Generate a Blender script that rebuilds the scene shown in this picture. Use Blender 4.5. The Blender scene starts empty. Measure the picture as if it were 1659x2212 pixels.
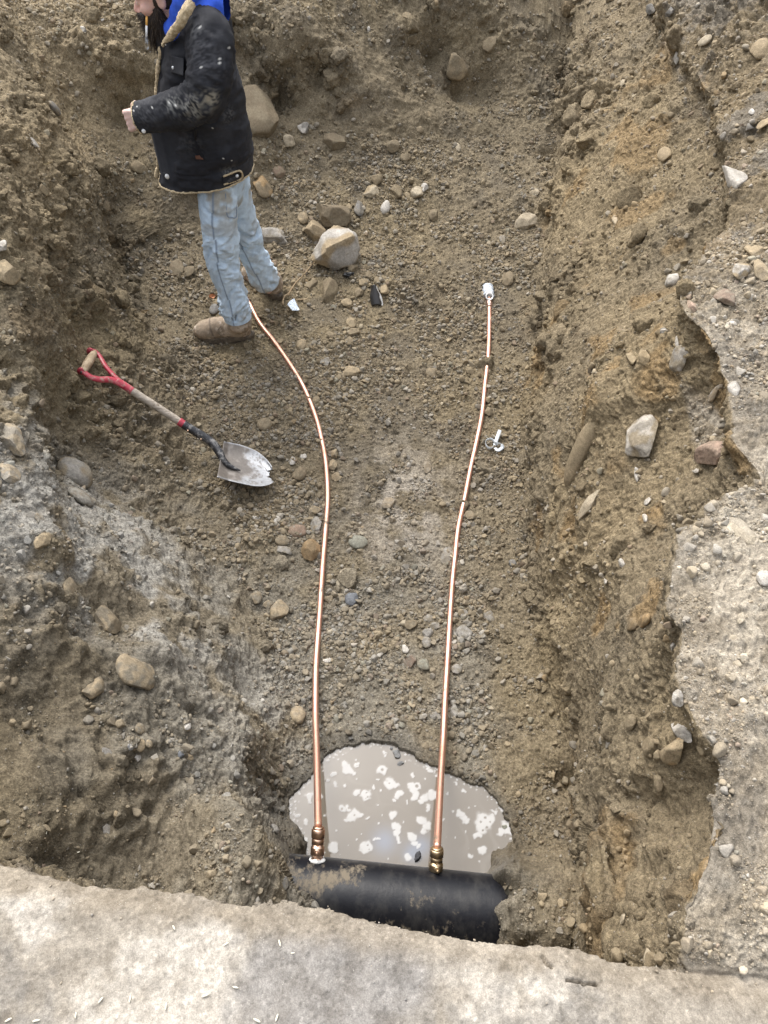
import bpy, math, random
import numpy as np
from mathutils import Vector, Matrix, noise as mnoise

random.seed(7)
SC = bpy.context.scene
COL = SC.collection

# ------------------------------------------------------------------ camera, sky, sun, exposure
EYE = np.array((0.0, 0.0, 2.7))
PITCH = math.radians(50.0)              # below the horizontal
FPX, CX, CY = 1660.0, 829.5, 1106.0     # focal length and centre in photo units (1659 x 2212)
cam_data = bpy.data.cameras.new("camera")
cam_data.sensor_fit = 'VERTICAL'
cam_data.sensor_height = 24.0
cam_data.lens = 24.0 * FPX / 2212.0
cam_data.clip_start = 0.02
cam_data.clip_end = 500
cam = bpy.data.objects.new("camera", cam_data)
COL.objects.link(cam)
cam.location = EYE
cam.rotation_euler = (math.pi / 2 - PITCH, 0, 0)
SC.camera = cam

SUN_EL, SUN_ROT = math.radians(52), math.radians(-24)
world = bpy.data.worlds.new("World")
SC.world = world
world.use_nodes = True
wn = world.node_tree
wn.nodes.clear()
w_out = wn.nodes.new('ShaderNodeOutputWorld')
w_bg = wn.nodes.new('ShaderNodeBackground')
w_sky = wn.nodes.new('ShaderNodeTexSky')
w_sky.sky_type = 'NISHITA'
w_sky.sun_disc = False
w_sky.sun_elevation = SUN_EL
w_sky.sun_rotation = SUN_ROT
w_sky.air_density = 1.0
w_sky.dust_density = 4.0
w_hsv = wn.nodes.new('ShaderNodeHueSaturation')      # overcast: the blue greyed out
w_hsv.inputs['Saturation'].default_value = 0.28
wn.links.new(w_sky.outputs[0], w_hsv.inputs['Color'])
# an overcast sky is brightest overhead
w_geo = wn.nodes.new('ShaderNodeTexCoord'); w_sep = wn.nodes.new('ShaderNodeSeparateXYZ'); w_mr = wn.nodes.new('ShaderNodeMapRange'); w_mul = wn.nodes.new('ShaderNodeMix')
wn.links.new(w_geo.outputs['Generated'], w_sep.inputs[0]); wn.links.new(w_sep.outputs['Z'], w_mr.inputs['Value'])
w_mr.inputs['To Min'].default_value = 0.9; w_mr.inputs['To Max'].default_value = 4.0
w_mul.data_type = 'RGBA'; w_mul.blend_type = 'MULTIPLY'; w_mul.inputs[0].default_value = 1.0
wn.links.new(w_hsv.outputs[0], w_mul.inputs[6]); wn.links.new(w_mr.outputs[0], w_mul.inputs[7])
wn.links.new(w_mul.outputs[2], w_bg.inputs['Color'])
w_bg.inputs['Strength'].default_value = 0.15
wn.links.new(w_bg.outputs[0], w_out.inputs['Surface'])

sun_data = bpy.data.lights.new("sun", 'SUN')
sun_data.energy = 0.6
sun_data.angle = math.radians(20)
sun_data.color = (1.0, 0.97, 0.92)
sun = bpy.data.objects.new("sun", sun_data)
COL.objects.link(sun)
_sd = Vector((math.sin(SUN_ROT) * math.cos(SUN_EL), math.cos(SUN_ROT) * math.cos(SUN_EL), math.sin(SUN_EL)))
sun.rotation_euler = (-_sd).to_track_quat('-Z', 'Y').to_euler()

SC.view_settings.view_transform = 'Standard'
SC.view_settings.look = 'None'
SC.view_settings.exposure = 0.0
SC.view_settings.gamma = 1.0
SC.view_settings.use_curve_mapping = False
SC.cycles.max_bounces = 6
SC.cycles.diffuse_bounces = 4
SC.cycles.glossy_bounces = 3
SC.cycles.transmission_bounces = 4
SC.cycles.transparent_max_bounces = 8

# ------------------------------------------------------------------ photo units -> world
_cp, _sp = math.cos(PITCH), math.sin(PITCH)
def ray(px, py):
    u = (px - CX) / FPX
    v = (CY - py) / FPX
    return np.array((u, _cp + v * _sp, -_sp + v * _cp))
def at_z(px, py, z):                     # the point seen at (px, py) that lies at height z
    r = ray(px, py)
    return EYE + r * ((z - EYE[2]) / r[2])
def at_y(px, py, y):                     # ... that lies on the upright plane at distance y
    r = ray(px, py)
    return EYE + r * (y / r[1])
def project(P):
    d = np.asarray(P) - EYE
    zc = d[..., 1] * _cp - d[..., 2] * _sp
    yc = d[..., 1] * _sp + d[..., 2] * _cp
    return CX + FPX * d[..., 0] / zc, CY - FPX * yc / zc, zc

# ------------------------------------------------------------------ numpy noise
def _h(ix, iy, iz, seed):
    h = (ix.astype(np.uint32) * np.uint32(374761393) + iy.astype(np.uint32) * np.uint32(668265263)
         + iz.astype(np.uint32) * np.uint32(2147483647) + np.uint32((seed * 974634777) & 0xffffffff))
    h = (h ^ (h >> np.uint32(13))) * np.uint32(1274126177)
    h = (h ^ (h >> np.uint32(16))) * np.uint32(2246822519)
    return h ^ (h >> np.uint32(15))
def _chunk(fn, P, n=400000):
    P = np.asarray(P, np.float32)
    if len(P) <= n:
        return fn(P)
    return np.concatenate([fn(P[i:i + n]) for i in range(0, len(P), n)])
def perlin(P, freq=1.0, seed=0):
    def f(p):
        p = p * np.float32(freq) + np.float32(seed * 7.31 + 100)
        i = np.floor(p).astype(np.int64)
        f_ = (p - i).astype(np.float32)
        w = f_ * f_ * f_ * (f_ * (f_ * 6 - 15) + 10)
        out = 0
        for dx in (0, 1):
            wx = w[:, 0] if dx else 1 - w[:, 0]
            for dy in (0, 1):
                wy = w[:, 1] if dy else 1 - w[:, 1]
                for dz in (0, 1):
                    wz = w[:, 2] if dz else 1 - w[:, 2]
                    h = _h(i[:, 0] + dx, i[:, 1] + dy, i[:, 2] + dz, seed)
                    gx = (h & np.uint32(1023)).astype(np.float32) / 511.5 - 1
                    gy = ((h >> np.uint32(10)) & np.uint32(1023)).astype(np.float32) / 511.5 - 1
                    gz = ((h >> np.uint32(20)) & np.uint32(1023)).astype(np.float32) / 511.5 - 1
                    out = out + wx * wy * wz * (gx * (f_[:, 0] - dx) + gy * (f_[:, 1] - dy) + gz * (f_[:, 2] - dz))
        return out * 1.3
    return _chunk(f, P)
def fbm(P, freq, octv, seed=0, gain=0.5, ridged=False):
    out, a = 0, 1.0
    for o in range(octv):
        n = perlin(P, freq * 2.03 ** o, seed + o * 13)
        if ridged:
            n = 0.45 - np.abs(n) * 1.4
        out = out + a * n
        a *= gain
    return out
def worley(P, freq, seed=0):             # F1 distance, F2 - F1, and a random number per cell
    def f(p):
        p = p * np.float32(freq) + np.float32(50)
        i = np.floor(p).astype(np.int64)
        d1 = np.full(len(p), 9.0, np.float32); d2 = d1.copy(); idv = np.zeros(len(p), np.float32)
        for dx in (-1, 0, 1):
            for dy in (-1, 0, 1):
                for dz in (-1, 0, 1):
                    c = i + (dx, dy, dz)
                    h = _h(c[:, 0], c[:, 1], c[:, 2], seed)
                    q = np.stack([(h & np.uint32(1023)), (h >> np.uint32(10)) & np.uint32(1023), (h >> np.uint32(20)) & np.uint32(1023)], 1).astype(np.float32) / 1023.0
                    d = np.sqrt((((c + q) - p) ** 2).sum(1)).astype(np.float32)
                    near = d < d1
                    d2 = np.where(near, d1, np.minimum(d2, d))
                    idv = np.where(near, (h & np.uint32(4095)).astype(np.float32) / 4095.0, idv)
                    d1 = np.where(near, d, d1)
        return np.stack([d1, d2 - d1, idv], 1)
    return _chunk(f, P, 200000)
def sstep(a, b, x):
    t = np.clip((x - a) / (b - a), 0, 1)
    return t * t * (3 - 2 * t)
def gauss1(a, sig, axis=0):
    n = int(sig * 3) + 1
    k = np.exp(-0.5 * (np.arange(-n, n + 1) / sig) ** 2); k /= k.sum()
    pad = [(0, 0)] * a.ndim; pad[axis] = (n, n)
    ap = np.pad(a, pad, mode='edge')
    return np.apply_along_axis(lambda m: np.convolve(m, k, mode='valid'), axis, ap)

# ------------------------------------------------------------------ mesh helpers
def mesh_np(name, V, F, smooth=True):
    """V (n,3); F an (m,3) or (m,4) array, or a list of such arrays."""
    me = bpy.data.meshes.new(name)
    Fs = F if isinstance(F, list) else [F]
    V = np.asarray(V, np.float32)
    me.vertices.add(len(V))
    me.vertices.foreach_set('co', V.ravel())
    loops = np.concatenate([np.asarray(f, np.int32).ravel() for f in Fs])
    tot = np.concatenate([np.full(len(f), np.asarray(f).shape[1], np.int32) for f in Fs])
    start = np.concatenate([[0], np.cumsum(tot)[:-1]]).astype(np.int32)
    me.loops.add(len(loops))
    me.loops.foreach_set('vertex_index', loops)
    me.polygons.add(len(tot))
    me.polygons.foreach_set('loop_start', start)
    me.polygons.foreach_set('loop_total', tot)
    me.update(calc_edges=True)
    if smooth:
        me.polygons.foreach_set('use_smooth', np.ones(len(tot), bool))
    me.validate()
    return me
def set_color(me, C, name='col'):
    C = np.asarray(C, np.float32)
    if C.shape[1] == 3:
        C = np.concatenate([C, np.ones((len(C), 1), np.float32)], 1)
    a = me.attributes.new(name, 'FLOAT_COLOR', 'POINT')
    a.data.foreach_set('color', C.ravel())
def set_float(me, A, name):
    a = me.attributes.new(name, 'FLOAT', 'POINT')
    a.data.foreach_set('value', np.asarray(A, np.float32).ravel())
def link(name, me, mat=None, parent=None):
    o = bpy.data.objects.new(name, me)
    COL.objects.link(o)
    if mat is not None:
        me.materials.append(mat)
    if parent is not None:
        o.parent = parent
    return o
def tag(o, label=None, cat=None, group=None, kind=None):
    if label: o['label'] = label
    if cat: o['category'] = cat
    if group: o['group'] = group
    if kind: o['kind'] = kind
    return o
def grid_faces(nr, nc, wrap=False):
    i = np.arange(nr - 1)[:, None]
    j = np.arange(nc if wrap else nc - 1)[None, :]
    a = i * nc + j
    b = i * nc + (j + 1) % nc
    return np.stack([a, b, b + nc, a + nc], -1).reshape(-1, 4)
def tube(path, rad, n=16, cap=True, aspect=None):
    """a tube of radius rad (one or per point) along path; aspect=(a, b) flattens the section."""
    path = np.asarray(path, float)
    rad = np.broadcast_to(np.asarray(rad, float), (len(path),))
    T = np.gradient(path, axis=0)
    T /= np.linalg.norm(T, axis=1)[:, None] + 1e-12
    up = np.array((0, 0, 1.0)) if abs(T[0, 2]) < 0.9 else np.array((0, 1.0, 0))
    N = np.cross(T[0], up); N /= np.linalg.norm(N)
    V = []
    ang = np.linspace(0, 2 * math.pi, n, endpoint=False)
    a_, b_ = aspect if aspect else (1, 1)
    for k in range(len(path)):
        N = N - T[k] * (N @ T[k]); N /= np.linalg.norm(N)
        B = np.cross(T[k], N)
        V.append(path[k] + rad[k] * (a_ * np.cos(ang)[:, None] * N + b_ * np.sin(ang)[:, None] * B))
    V = np.concatenate(V)
    F = [grid_faces(len(path), n, True)]
    if cap:
        c0, c1 = len(V), len(V) + 1
        V = np.concatenate([V, [path[0], path[-1]]])
        j = np.arange(n); j2 = (j + 1) % n
        F.append(np.stack([np.full(n, c0), j2, j], 1))
        e = (len(path) - 1) * n
        F.append(np.stack([np.full(n, c1), e + j, e + j2], 1))
    return V, F
class MB:
    """collects shapes into one mesh"""
    def __init__(s):
        s.V, s.F, s.n, s.C = [], [], 0, []
    def add(s, VF, col=None):
        V, F = VF
        V = np.asarray(V, float)
        for f in (F if isinstance(F, list) else [F]):
            s.F.append(np.asarray(f) + s.n)
        s.V.append(V); s.n += len(V)
        s.C.append(np.broadcast_to(np.asarray(col if col is not None else (1, 1, 1), float), (len(V), 3)))
        return s
    def mesh(s, name, smooth=True, color=False):
        me = mesh_np(name, np.concatenate(s.V), s.F, smooth)
        if color: set_color(me, np.concatenate(s.C))
        return me
    def build(s, name, mat, parent=None, smooth=True, color=False):
        return link(name, s.mesh(name, smooth, color), mat, parent)
def catmull(pts, n):
    """n points evenly spread along a smooth curve through pts"""
    p = np.asarray(pts, float)
    q = np.vstack([2 * p[0] - p[1], p, 2 * p[-1] - p[-2]])
    out = []
    for i in range(len(p) - 1):
        a, b, c, d = q[i:i + 4]
        t = np.linspace(0, 1, 40, endpoint=False)[:, None]
        out.append(0.5 * (2 * b + (c - a) * t + (2 * a - 5 * b + 4 * c - d) * t * t + (3 * b - a - 3 * c + d) * t ** 3))
    out = np.vstack(out + [p[-1:]])
    L = np.concatenate([[0], np.cumsum(np.linalg.norm(np.diff(out, axis=0), axis=1))])
    s_ = np.linspace(0, L[-1], n)
    return np.stack([np.interp(s_, L, out[:, k]) for k in range(p.shape[1])], 1)

# ------------------------------------------------------------------ materials
def new_mat(name, rough=0.8, spec=0.3, metal=0.0, base=(0.5, 0.5, 0.5)):
    m = bpy.data.materials.new(name)
    m.use_nodes = True
    nt = m.node_tree
    b = nt.nodes['Principled BSDF']
    b.inputs['Base Color'].default_value = (*base, 1)
    b.inputs['Roughness'].default_value = rough
    b.inputs['Specular IOR Level'].default_value = spec
    b.inputs['Metallic'].default_value = metal
    return m, nt, b
def nd(nt, t, **kw):
    n = nt.nodes.new(t)
    for k, v in kw.items():
        if k in n.inputs: n.inputs[k].default_value = v
        else: setattr(n, k, v)
    return n
def ramp(nt, src, p0, p1, c0=(0, 0, 0, 1), c1=(1, 1, 1, 1)):
    r = nt.nodes.new('ShaderNodeValToRGB')
    r.color_ramp.elements[0].position = p0; r.color_ramp.elements[0].color = c0
    r.color_ramp.elements[1].position = p1; r.color_ramp.elements[1].color = c1
    nt.links.new(src, r.inputs[0])
    return r.outputs[0]
def mixc(nt, mode, fac, a, b):
    m = nt.nodes.new('ShaderNodeMix'); m.data_type = 'RGBA'; m.blend_type = mode
    for sock, v in ((m.inputs[0], fac), (m.inputs[6], a), (m.inputs[7], b)):
        if hasattr(v, 'links'): nt.links.new(v, sock)
        elif isinstance(v, (int, float)): sock.default_value = v
        else: sock.default_value = (*v, 1) if len(v) == 3 else v
    return m.outputs[2]
def noise_tex(nt, scale, detail=4, rough=0.6, coord=None, dist=0.0):
    n = nt.nodes.new('ShaderNodeTexNoise')
    n.inputs['Scale'].default_value = scale
    n.inputs['Detail'].default_value = detail
    n.inputs['Roughness'].default_value = rough
    n.inputs['Distortion'].default_value = dist
    if coord is not None: nt.links.new(coord, n.inputs['Vector'])
    return n.outputs[0]
def bump(nt, b, height, strength, dist):
    n = nt.nodes.new('ShaderNodeBump')
    if hasattr(strength, 'links'): nt.links.new(strength, n.inputs['Strength'])
    else: n.inputs['Strength'].default_value = strength
    n.inputs['Distance'].default_value = dist
    nt.links.new(height, n.inputs['Height'])
    if b.inputs['Normal'].links:
        nt.links.new(b.inputs['Normal'].links[0].from_socket, n.inputs['Normal'])
    nt.links.new(n.outputs[0], b.inputs['Normal'])

def make_soil():
    m, nt, b = new_mat('damp_soil', 0.92, 0.2)
    geo = nt.nodes.new('ShaderNodeNewGeometry').outputs['Position']
    col = nd(nt, 'ShaderNodeAttribute', attribute_name='col').outputs['Color']
    wet = nd(nt, 'ShaderNodeAttribute', attribute_name='wet').outputs['Fac']
    crust = nd(nt, 'ShaderNodeAttribute', attribute_name='crust').outputs['Fac']
    def less(v, k):                      # packed crust is smoother than crumbled earth
        q = nd(nt, 'ShaderNodeMapRange'); q.inputs['To Min'].default_value = v; q.inputs['To Max'].default_value = v * k
        nt.links.new(crust, q.inputs['Value']); return q.outputs[0]
    n1 = noise_tex(nt, 26, 5, 0.65, geo)
    n2 = noise_tex(nt, 120, 4, 0.7, geo)
    n3 = noise_tex(nt, 420, 3, 0.7, geo)
    c = mixc(nt, 'MULTIPLY', 1.0, col, ramp(nt, n1, 0.3, 0.72, (0.68, 0.66, 0.64, 1), (1.24, 1.24, 1.24, 1)))
    c = mixc(nt, 'MULTIPLY', less(1.0, .4), c, ramp(nt, n2, 0.34, 0.66, (0.55, 0.54, 0.53, 1), (1.42, 1.42, 1.42, 1)))
    c = mixc(nt, 'MULTIPLY', less(1.0, .6), c, ramp(nt, n3, 0.34, 0.66, (0.62, 0.62, 0.62, 1), (1.38, 1.38, 1.38, 1)))
    vor = nd(nt, 'ShaderNodeTexVoronoi', Scale=230.0)
    nt.links.new(geo, vor.inputs['Vector'])
    grain = ramp(nt, vor.outputs['Distance'], 0.10, 0.2, (1, 1, 1, 1), (0, 0, 0, 1))
    pick = ramp(nt, noise_tex(nt, 60, 2, 0.5, geo), 0.56, 0.64)
    gm = nd(nt, 'ShaderNodeMath', operation='MULTIPLY')
    nt.links.new(grain, gm.inputs[0]); nt.links.new(pick, gm.inputs[1])
    c = mixc(nt, 'MIX', gm.outputs[0], c, (0.42, 0.39, 0.34))
    nt.links.new(c, b.inputs['Base Color'])
    rr = nd(nt, 'ShaderNodeMapRange')
    rr.inputs['To Min'].default_value = 0.95; rr.inputs['To Max'].default_value = 0.32
    nt.links.new(wet, rr.inputs['Value'])
    nt.links.new(rr.outputs[0], b.inputs['Roughness'])
    bump(nt, b, n2, less(0.85, .25), 0.006)
    bump(nt, b, n3, less(0.8, .5), 0.0022)
    return m
SOIL = make_soil()
# ================================================================== THE PIT: one lofted sheet of earth
SK = 0.13                                # the pit lies a little askew to the view
def curve(pts):
    """pts: ('p', px, py, z) seen in the photo at height z, or ('w', s, x, z)"""
    out = []
    for p in pts:
        if p[0] == 'p':
            q = at_z(p[1], p[2], p[3])
            out.append((q[1] + SK * q[0], q[0], q[2]))
        else:
            out.append(p[1:])
    return np.array(sorted(out))
GZ = 1.2                                 # street level, floor of the pit is 0
c_A = curve([('w', 0.3, -5, 1.25), ('w', 9, -5, 1.5)])
c_B = curve([('p', 0, 1800, .75), ('p', 0, 1400, .8), ('p', 0, 1000, .88), ('p', 0, 850, .78), ('p', 0, 600, .95),
             ('p', 0, 300, 1.1), ('p', 0, 0, 1.25), ('w', 6.5, -2.4, 1.4)])
c_C = curve([('p', 520, 1850, .32), ('p', 470, 1700, .40), ('p', 470, 1600, .42), ('p', 430, 1450, .42), ('p', 330, 1300, .45),
             ('p', 150, 1085, .62), ('p', 120, 1000, .45), ('p', 190, 800, .5), ('p', 150, 560, .7), ('p', 200, 400, .78),
             ('w', 4.2, -1.75, .78), ('w', 4.55, -1.75, 1.08), ('w', 5.1, -1.7, 1.3), ('w', 6.5, -1.7, 1.4)])
c_D = curve([('p', 650, 1850, .12), ('p', 640, 1700, .06), ('p', 640, 1600, .05), ('p', 590, 1450, .05), ('p', 480, 1250, .09),
             ('p', 400, 1160, .12), ('p', 400, 950, .13), ('p', 370, 800, .17), ('p', 300, 680, .2), ('p', 250, 600, .25),
             ('p', 300, 520, .3), ('p', 420, 470, .35), ('w', 4.45, -1.18, .85), ('w', 4.85, -1.2, 1.15), ('w', 5.4, -1.2, 1.3), ('w', 6.5, -1.2, 1.42)])
c_E = curve([('w', .45, -.1, .02), ('w', 1.1, -.13, .02), ('w', 1.7, -.33, .0), ('w', 2.5, -.45, .07), ('w', 3.3, -.48, .16), ('w', 4.0, -.5, .27),
             ('w', 4.5, -.5, .48), ('w', 4.86, -.57, .74), ('w', 4.97, -.6, 1.06), ('w', 5.4, -.6, 1.28), ('w', 6.5, -.6, 1.4)])
c_F = curve([('w', .45, .28, .02), ('w', 1.1, .3, .02), ('w', 1.7, .25, .0), ('w', 2.5, .3, .06), ('w', 3.4, .3, .13), ('w', 4.2, .3, .26),
             ('w', 4.95, .33, .5), ('w', 5.36, .36, .76), ('w', 5.5, .38, .95), ('w', 5.62, .4, 1.15), ('w', 6.3, .4, 1.38)])
c_G = curve([('p', 1180, 2040, .07), ('p', 1215, 1850, .06), ('p', 1240, 1650, .09), ('p', 1190, 1480, .07), ('p', 1150, 1300, .06), ('p', 1130, 1100, .08),
             ('p', 1125, 900, .12), ('p', 1150, 700, .18), ('p', 1175, 500, .3), ('p', 1200, 330, .45), ('p', 1212, 180, .65),
             ('p', 1215, 60, .85), ('p', 1215, -60, 1.1), ('w', 7.5, 1.5, 1.4)])
c_I = curve([('p', *a, GZ) for a in ((1468, 2090), (1468, 1980), (1504, 1915), (1520, 1868), (1512, 1839), (1526, 1814), (1530, 1742), (1551, 1670), (1535, 1620), (1512, 1588), (1483, 1534), (1461, 1455), (1458, 1408),
             (1479, 1372), (1443, 1336), (1443, 1282), (1454, 1221), (1476, 1167), (1515, 1124), (1580, 1084), (1612, 1012), (1590, 940), (1591, 879), (1573, 832), (1545, 767), (1522, 720), (1476, 684), (1461, 641), (1465, 605),
             (1512, 562), (1590, 470), (1587, 425), (1573, 382), (1580, 356), (1573, 317), (1551, 295), (1558, 252), (1483, 133), (1454, 83), (1443, 40), (1420, 0))] + [('w', 6, 2.0, 1.3), ('w', 7.5, 2.3, 1.4)])

ds = 0.02
S0 = np.arange(0.38, 9.0, ds)
def res(c, sig):
    x = gauss1(np.interp(S0, c[:, 0], c[:, 1]), sig / ds)
    z = gauss1(np.interp(S0, c[:, 0], c[:, 2]), sig / ds)
    return x, z
kA, kB, kC, kD, kE, kF, kG = [res(c, sg) for c, sg in ((c_A, .1), (c_B, .1), (c_C, .05), (c_D, .05), (c_E, .045), (c_F, .05), (c_G, .05))]
kB = (kC[0] + 1.8 * (kB[0] - kC[0]), np.minimum(kC[1] + 1.8 * (kB[1] - kC[1]), 1.5))
kI = res(c_I, .016)
_s3 = np.stack([S0, S0 * 0, S0 * 0], 1)
kI = (kI[0] + .016 * fbm(_s3, 9, 4, 3), kI[1])
kG = (kG[0] + .03 * fbm(_s3, 2.6, 3, 5), kG[1])
kC = (kC[0] + .05 * fbm(_s3, 2.2, 3, 8), kC[1])
kD = (kD[0] + .04 * fbm(_s3, 2.2, 3, 9), kD[1])
under = 0.10 * np.exp(-((S0 - 1.92) / .2) ** 2) + 0.05 * np.exp(-((S0 - .75) / .15) ** 2) + .03 * np.exp(-((S0 - 2.5) / .2) ** 2) + .03 + .02 * fbm(_s3, 4, 2, 31)
gx, gz, ix, iz = kG[0], kG[1], kI[0], kI[1]
kG2 = (gx + .12 * (ix - gx), gz + .22 * (iz - gz))
kH = (gx + .48 * (ix - gx), gz + .55 * (iz - gz))
kH2 = (gx + .86 * (ix - gx) + under, gz + .84 * (iz - gz))
kH3 = (ix + .004 + under * .6, iz - .06)
_hp = sstep(2.0, 3.4, S0)                                          # spoil heaped on the far right
kI2 = (ix + .05, iz + .012 + .04 * _hp)
kJ = (ix + .55, iz + .03 + .42 * _hp)
kJ2 = (ix + 1.6, iz + .08 + .75 * _hp)
kK = (ix * 0 + 9, iz * 0 + 1.35)
kA0 = (kA[0] * 0 - 12, kA[1])
KN = [kA0, kA, kB, kC, kD, kE, kF, kG, kG2, kH, kH2, kH3, kI, kI2, kJ, kJ2, kK]
NCOL = [6, 36, 170, 200, 130, 130, 140, 70, 90, 120, 70, 50, 30, 160, 60, 6]
KX = np.stack([k[0] for k in KN], 1)
KZ = np.stack([k[1] for k in KN], 1)

# Catmull-Rom weights across, one row per column of the sheet
rows_w = []
nk = len(KN)
for k, n in enumerate(NCOL):
    for t in np.linspace(0, 1, n, endpoint=False):
        w = np.zeros(nk)
        hard = k in (0, 1, 14, 15)
        if hard:
            w[k] += 1 - t; w[k + 1] += t
        else:
            c = 0.5 * np.array((-t + 2 * t * t - t ** 3, 2 - 5 * t * t + 3 * t ** 3, t + 4 * t * t - 3 * t ** 3, -t * t + t ** 3))
            lin = np.array((0, 1 - t, t, 0)); c = 0.6 * c + 0.4 * lin
            for q in range(4):
                w[min(max(k - 1 + q, 0), nk - 1)] += c[q]
        rows_w.append(w)
rows_w.append(np.eye(nk)[-1])
WV = np.array(rows_w)

LIP, DROP = 0.314, 0.075                 # near edge of the pit and the run of its face
S = np.concatenate([np.linspace(-9, -.4, 10, endpoint=False), np.linspace(-.4, .05, 26, endpoint=False), np.arange(.05, LIP - .02, .0026),
                    np.linspace(LIP - .02, LIP + DROP + .01, 60, endpoint=False), np.linspace(LIP + DROP + .01, .72, 40, endpoint=False),
                    np.arange(.72, 3.4, .0046), np.arange(3.4, 5.8, .0062), np.linspace(5.8, 8.9, 50)])
NR, NC = len(S), len(WV)
Sc = np.clip(S, LIP + DROP, 8.95)
RX = np.stack([np.interp(Sc, S0, KX[:, k]) for k in range(nk)], 1)
RZ = np.stack([np.interp(Sc, S0, KZ[:, k]) for k in range(nk)], 1)
GX = RX @ WV.T
GZg = RZ @ WV.T
# the near face: from street level down to the pit
SS = np.repeat(S[:, None], NC, 1)
_q = np.stack([GX.ravel(), GX.ravel() * 0, GX.ravel() * 0], 1)
lipn = (0.012 * perlin(_q, 6, 4) + .004 * perlin(_q, 30, 6)).reshape(NR, NC)
tt = np.clip((SS - LIP - lipn) / DROP, 0, 1)
tt = np.where(tt > 0, tt ** 0.55, 0)
lip_round = 0.018 * np.exp(-np.clip(LIP + lipn - SS, 0, 1) / 0.02)
GZg = GZg * tt + (GZ - lip_round) * (1 - tt)
GY = SS - SK * GX
B = np.stack([GX, GY, GZg], -1)

# ---- puddle basin
WATER_Z = 0.035
PUD = [(640, 1870), (660, 1830), (648, 1800), (628, 1770), (632, 1730), (650, 1700), (672, 1672), (690, 1650), (700, 1640), (728, 1622), (760, 1612), (800, 1604), (850, 1606),
       (880, 1628), (905, 1640), (940, 1660), (972, 1675), (1000, 1688), (1040, 1700), (1080, 1742), (1100, 1775), (1108, 1820), (1104, 1860), (1098, 1895), (1090, 1960), (860, 1960), (700, 1930)]
PUDW = np.array([at_z(a, b, WATER_Z)[:2] for a, b in PUD])
def sd_poly(xy, poly):
    d = np.full(len(xy), 9.0); ins = np.zeros(len(xy), bool)
    for i in range(len(poly)):
        a, b = poly[i], poly[(i + 1) % len(poly)]
        e = b - a; w = xy - a
        t = np.clip((w @ e) / (e @ e), 0, 1)
        d = np.minimum(d, np.linalg.norm(w - t[:, None] * e, axis=1))
        c = (a[1] > xy[:, 1]) != (b[1] > xy[:, 1])
        with np.errstate(divide='ignore', invalid='ignore'):
            xi = (b[0] - a[0]) * (xy[:, 1] - a[1]) / (b[1] - a[1]) + a[0]
        ins ^= c & (xy[:, 0] < xi)
    return np.where(ins, -d, d)
P = B.reshape(-1, 3).copy()
s_all = SS.ravel()
nearp = (np.abs(P[:, 0]) < 1.0) & (P[:, 1] < 1.7) & (s_all > LIP + DROP)
sdw = np.full(len(P), 9.0)
sdw[nearp] = sd_poly(P[nearp, :2], PUDW) + .016 * fbm(P[nearp], 14, 4, 77) + .006 * perlin(P[nearp], 70, 78)
cap_z = WATER_Z + np.where(sdw > 0, .012 + sdw * .55 , -.012 + sdw * .4)
cap_z = np.maximum(cap_z, WATER_Z - .06)
k = sstep(.16, .02, sdw)
P[:, 2] = np.where(sdw < .2, P[:, 2] * (1 - k) + np.minimum(np.maximum(P[:, 2], np.where(sdw > 0, WATER_Z + .012, -1)), cap_z) * k, P[:, 2])
P[:, 2] = np.where(sdw < -.015, np.minimum(P[:, 2], WATER_Z - .012), P[:, 2])

# ---- water main lies across the near end; mud banked round both its ends
M_R = 0.116
M_L, M_Rt = at_z(690, 1850, .235), at_z(1090, 1891, .235)
def main_axis(x):                        # centre of the main at x
    t = (x - M_L[0]) / (M_Rt[0] - M_L[0])
    return np.stack([np.asarray(x, float), M_L[1] + t * (M_Rt[1] - M_L[1]) - .112, np.full_like(np.asarray(x, float), .235 - .03)], -1)
ax = main_axis(P[:, 0])
dm = P[:, 1] - ax[:, 1]
def mound(x0, y0, rx, ry, h):
    return h * np.exp(-(((P[:, 0] - x0) / rx) ** 2 + ((P[:, 1] - y0) / ry) ** 2))
pit = s_all > LIP + DROP
add = np.zeros(len(P))
add += np.where(pit, .40 * sstep(.305, .365, P[:, 0] + .03 * perlin(P, 12, 19)) * np.exp(-(np.clip(np.abs(dm) - .05, 0, 1) / .13) ** 2) * sstep(.75, .6, P[:, 0]), 0)
left_edge = -.225 + .10 * sstep(.05, -.12, dm) 
add += np.where(pit, .34 * sstep(left_edge + .0, left_edge - .11, P[:, 0]) * np.exp(-(np.clip(np.abs(dm + .05) - .1, 0, 1) / .12) ** 2) * sstep(-.85, -.35, P[:, 0]), 0)
P[:, 2] += add * sstep(.62, .30, P[:, 2])

# ---- normals of the bare sheet
def grid_normals(P):
    G = P.reshape(NR, NC, 3)
    du = np.gradient(G, axis=1); dv = np.gradient(G, axis=0)
    n = np.cross(du, dv)
    n /= np.linalg.norm(n, axis=2, keepdims=True) + 1e-12
    return n.reshape(-1, 3)
N0 = grid_normals(P)
N0 = gauss1(gauss1(N0.reshape(NR, NC, 3), 3, 0), 3, 1).reshape(-1, 3)
N0 /= np.linalg.norm(N0, axis=1)[:, None] + 1e-9
near_top = sstep(LIP + .03, LIP - .01, s_all)                       # the packed street edge
right_top = sstep(-.012, .008, P[:, 0] - np.interp(s_all, S0, ix)) * (1 - near_top) * sstep(.35, .75, N0[:, 2])
steep = sstep(.85, .45, N0[:, 2])
floor_m = sstep(.8, .95, N0[:, 2]) * (1 - near_top) * (1 - right_top)
vis = (s_all > -.1) & (s_all < 6.2) & (P[:, 0] > -3.2) & (P[:, 0] < 3.2)
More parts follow.
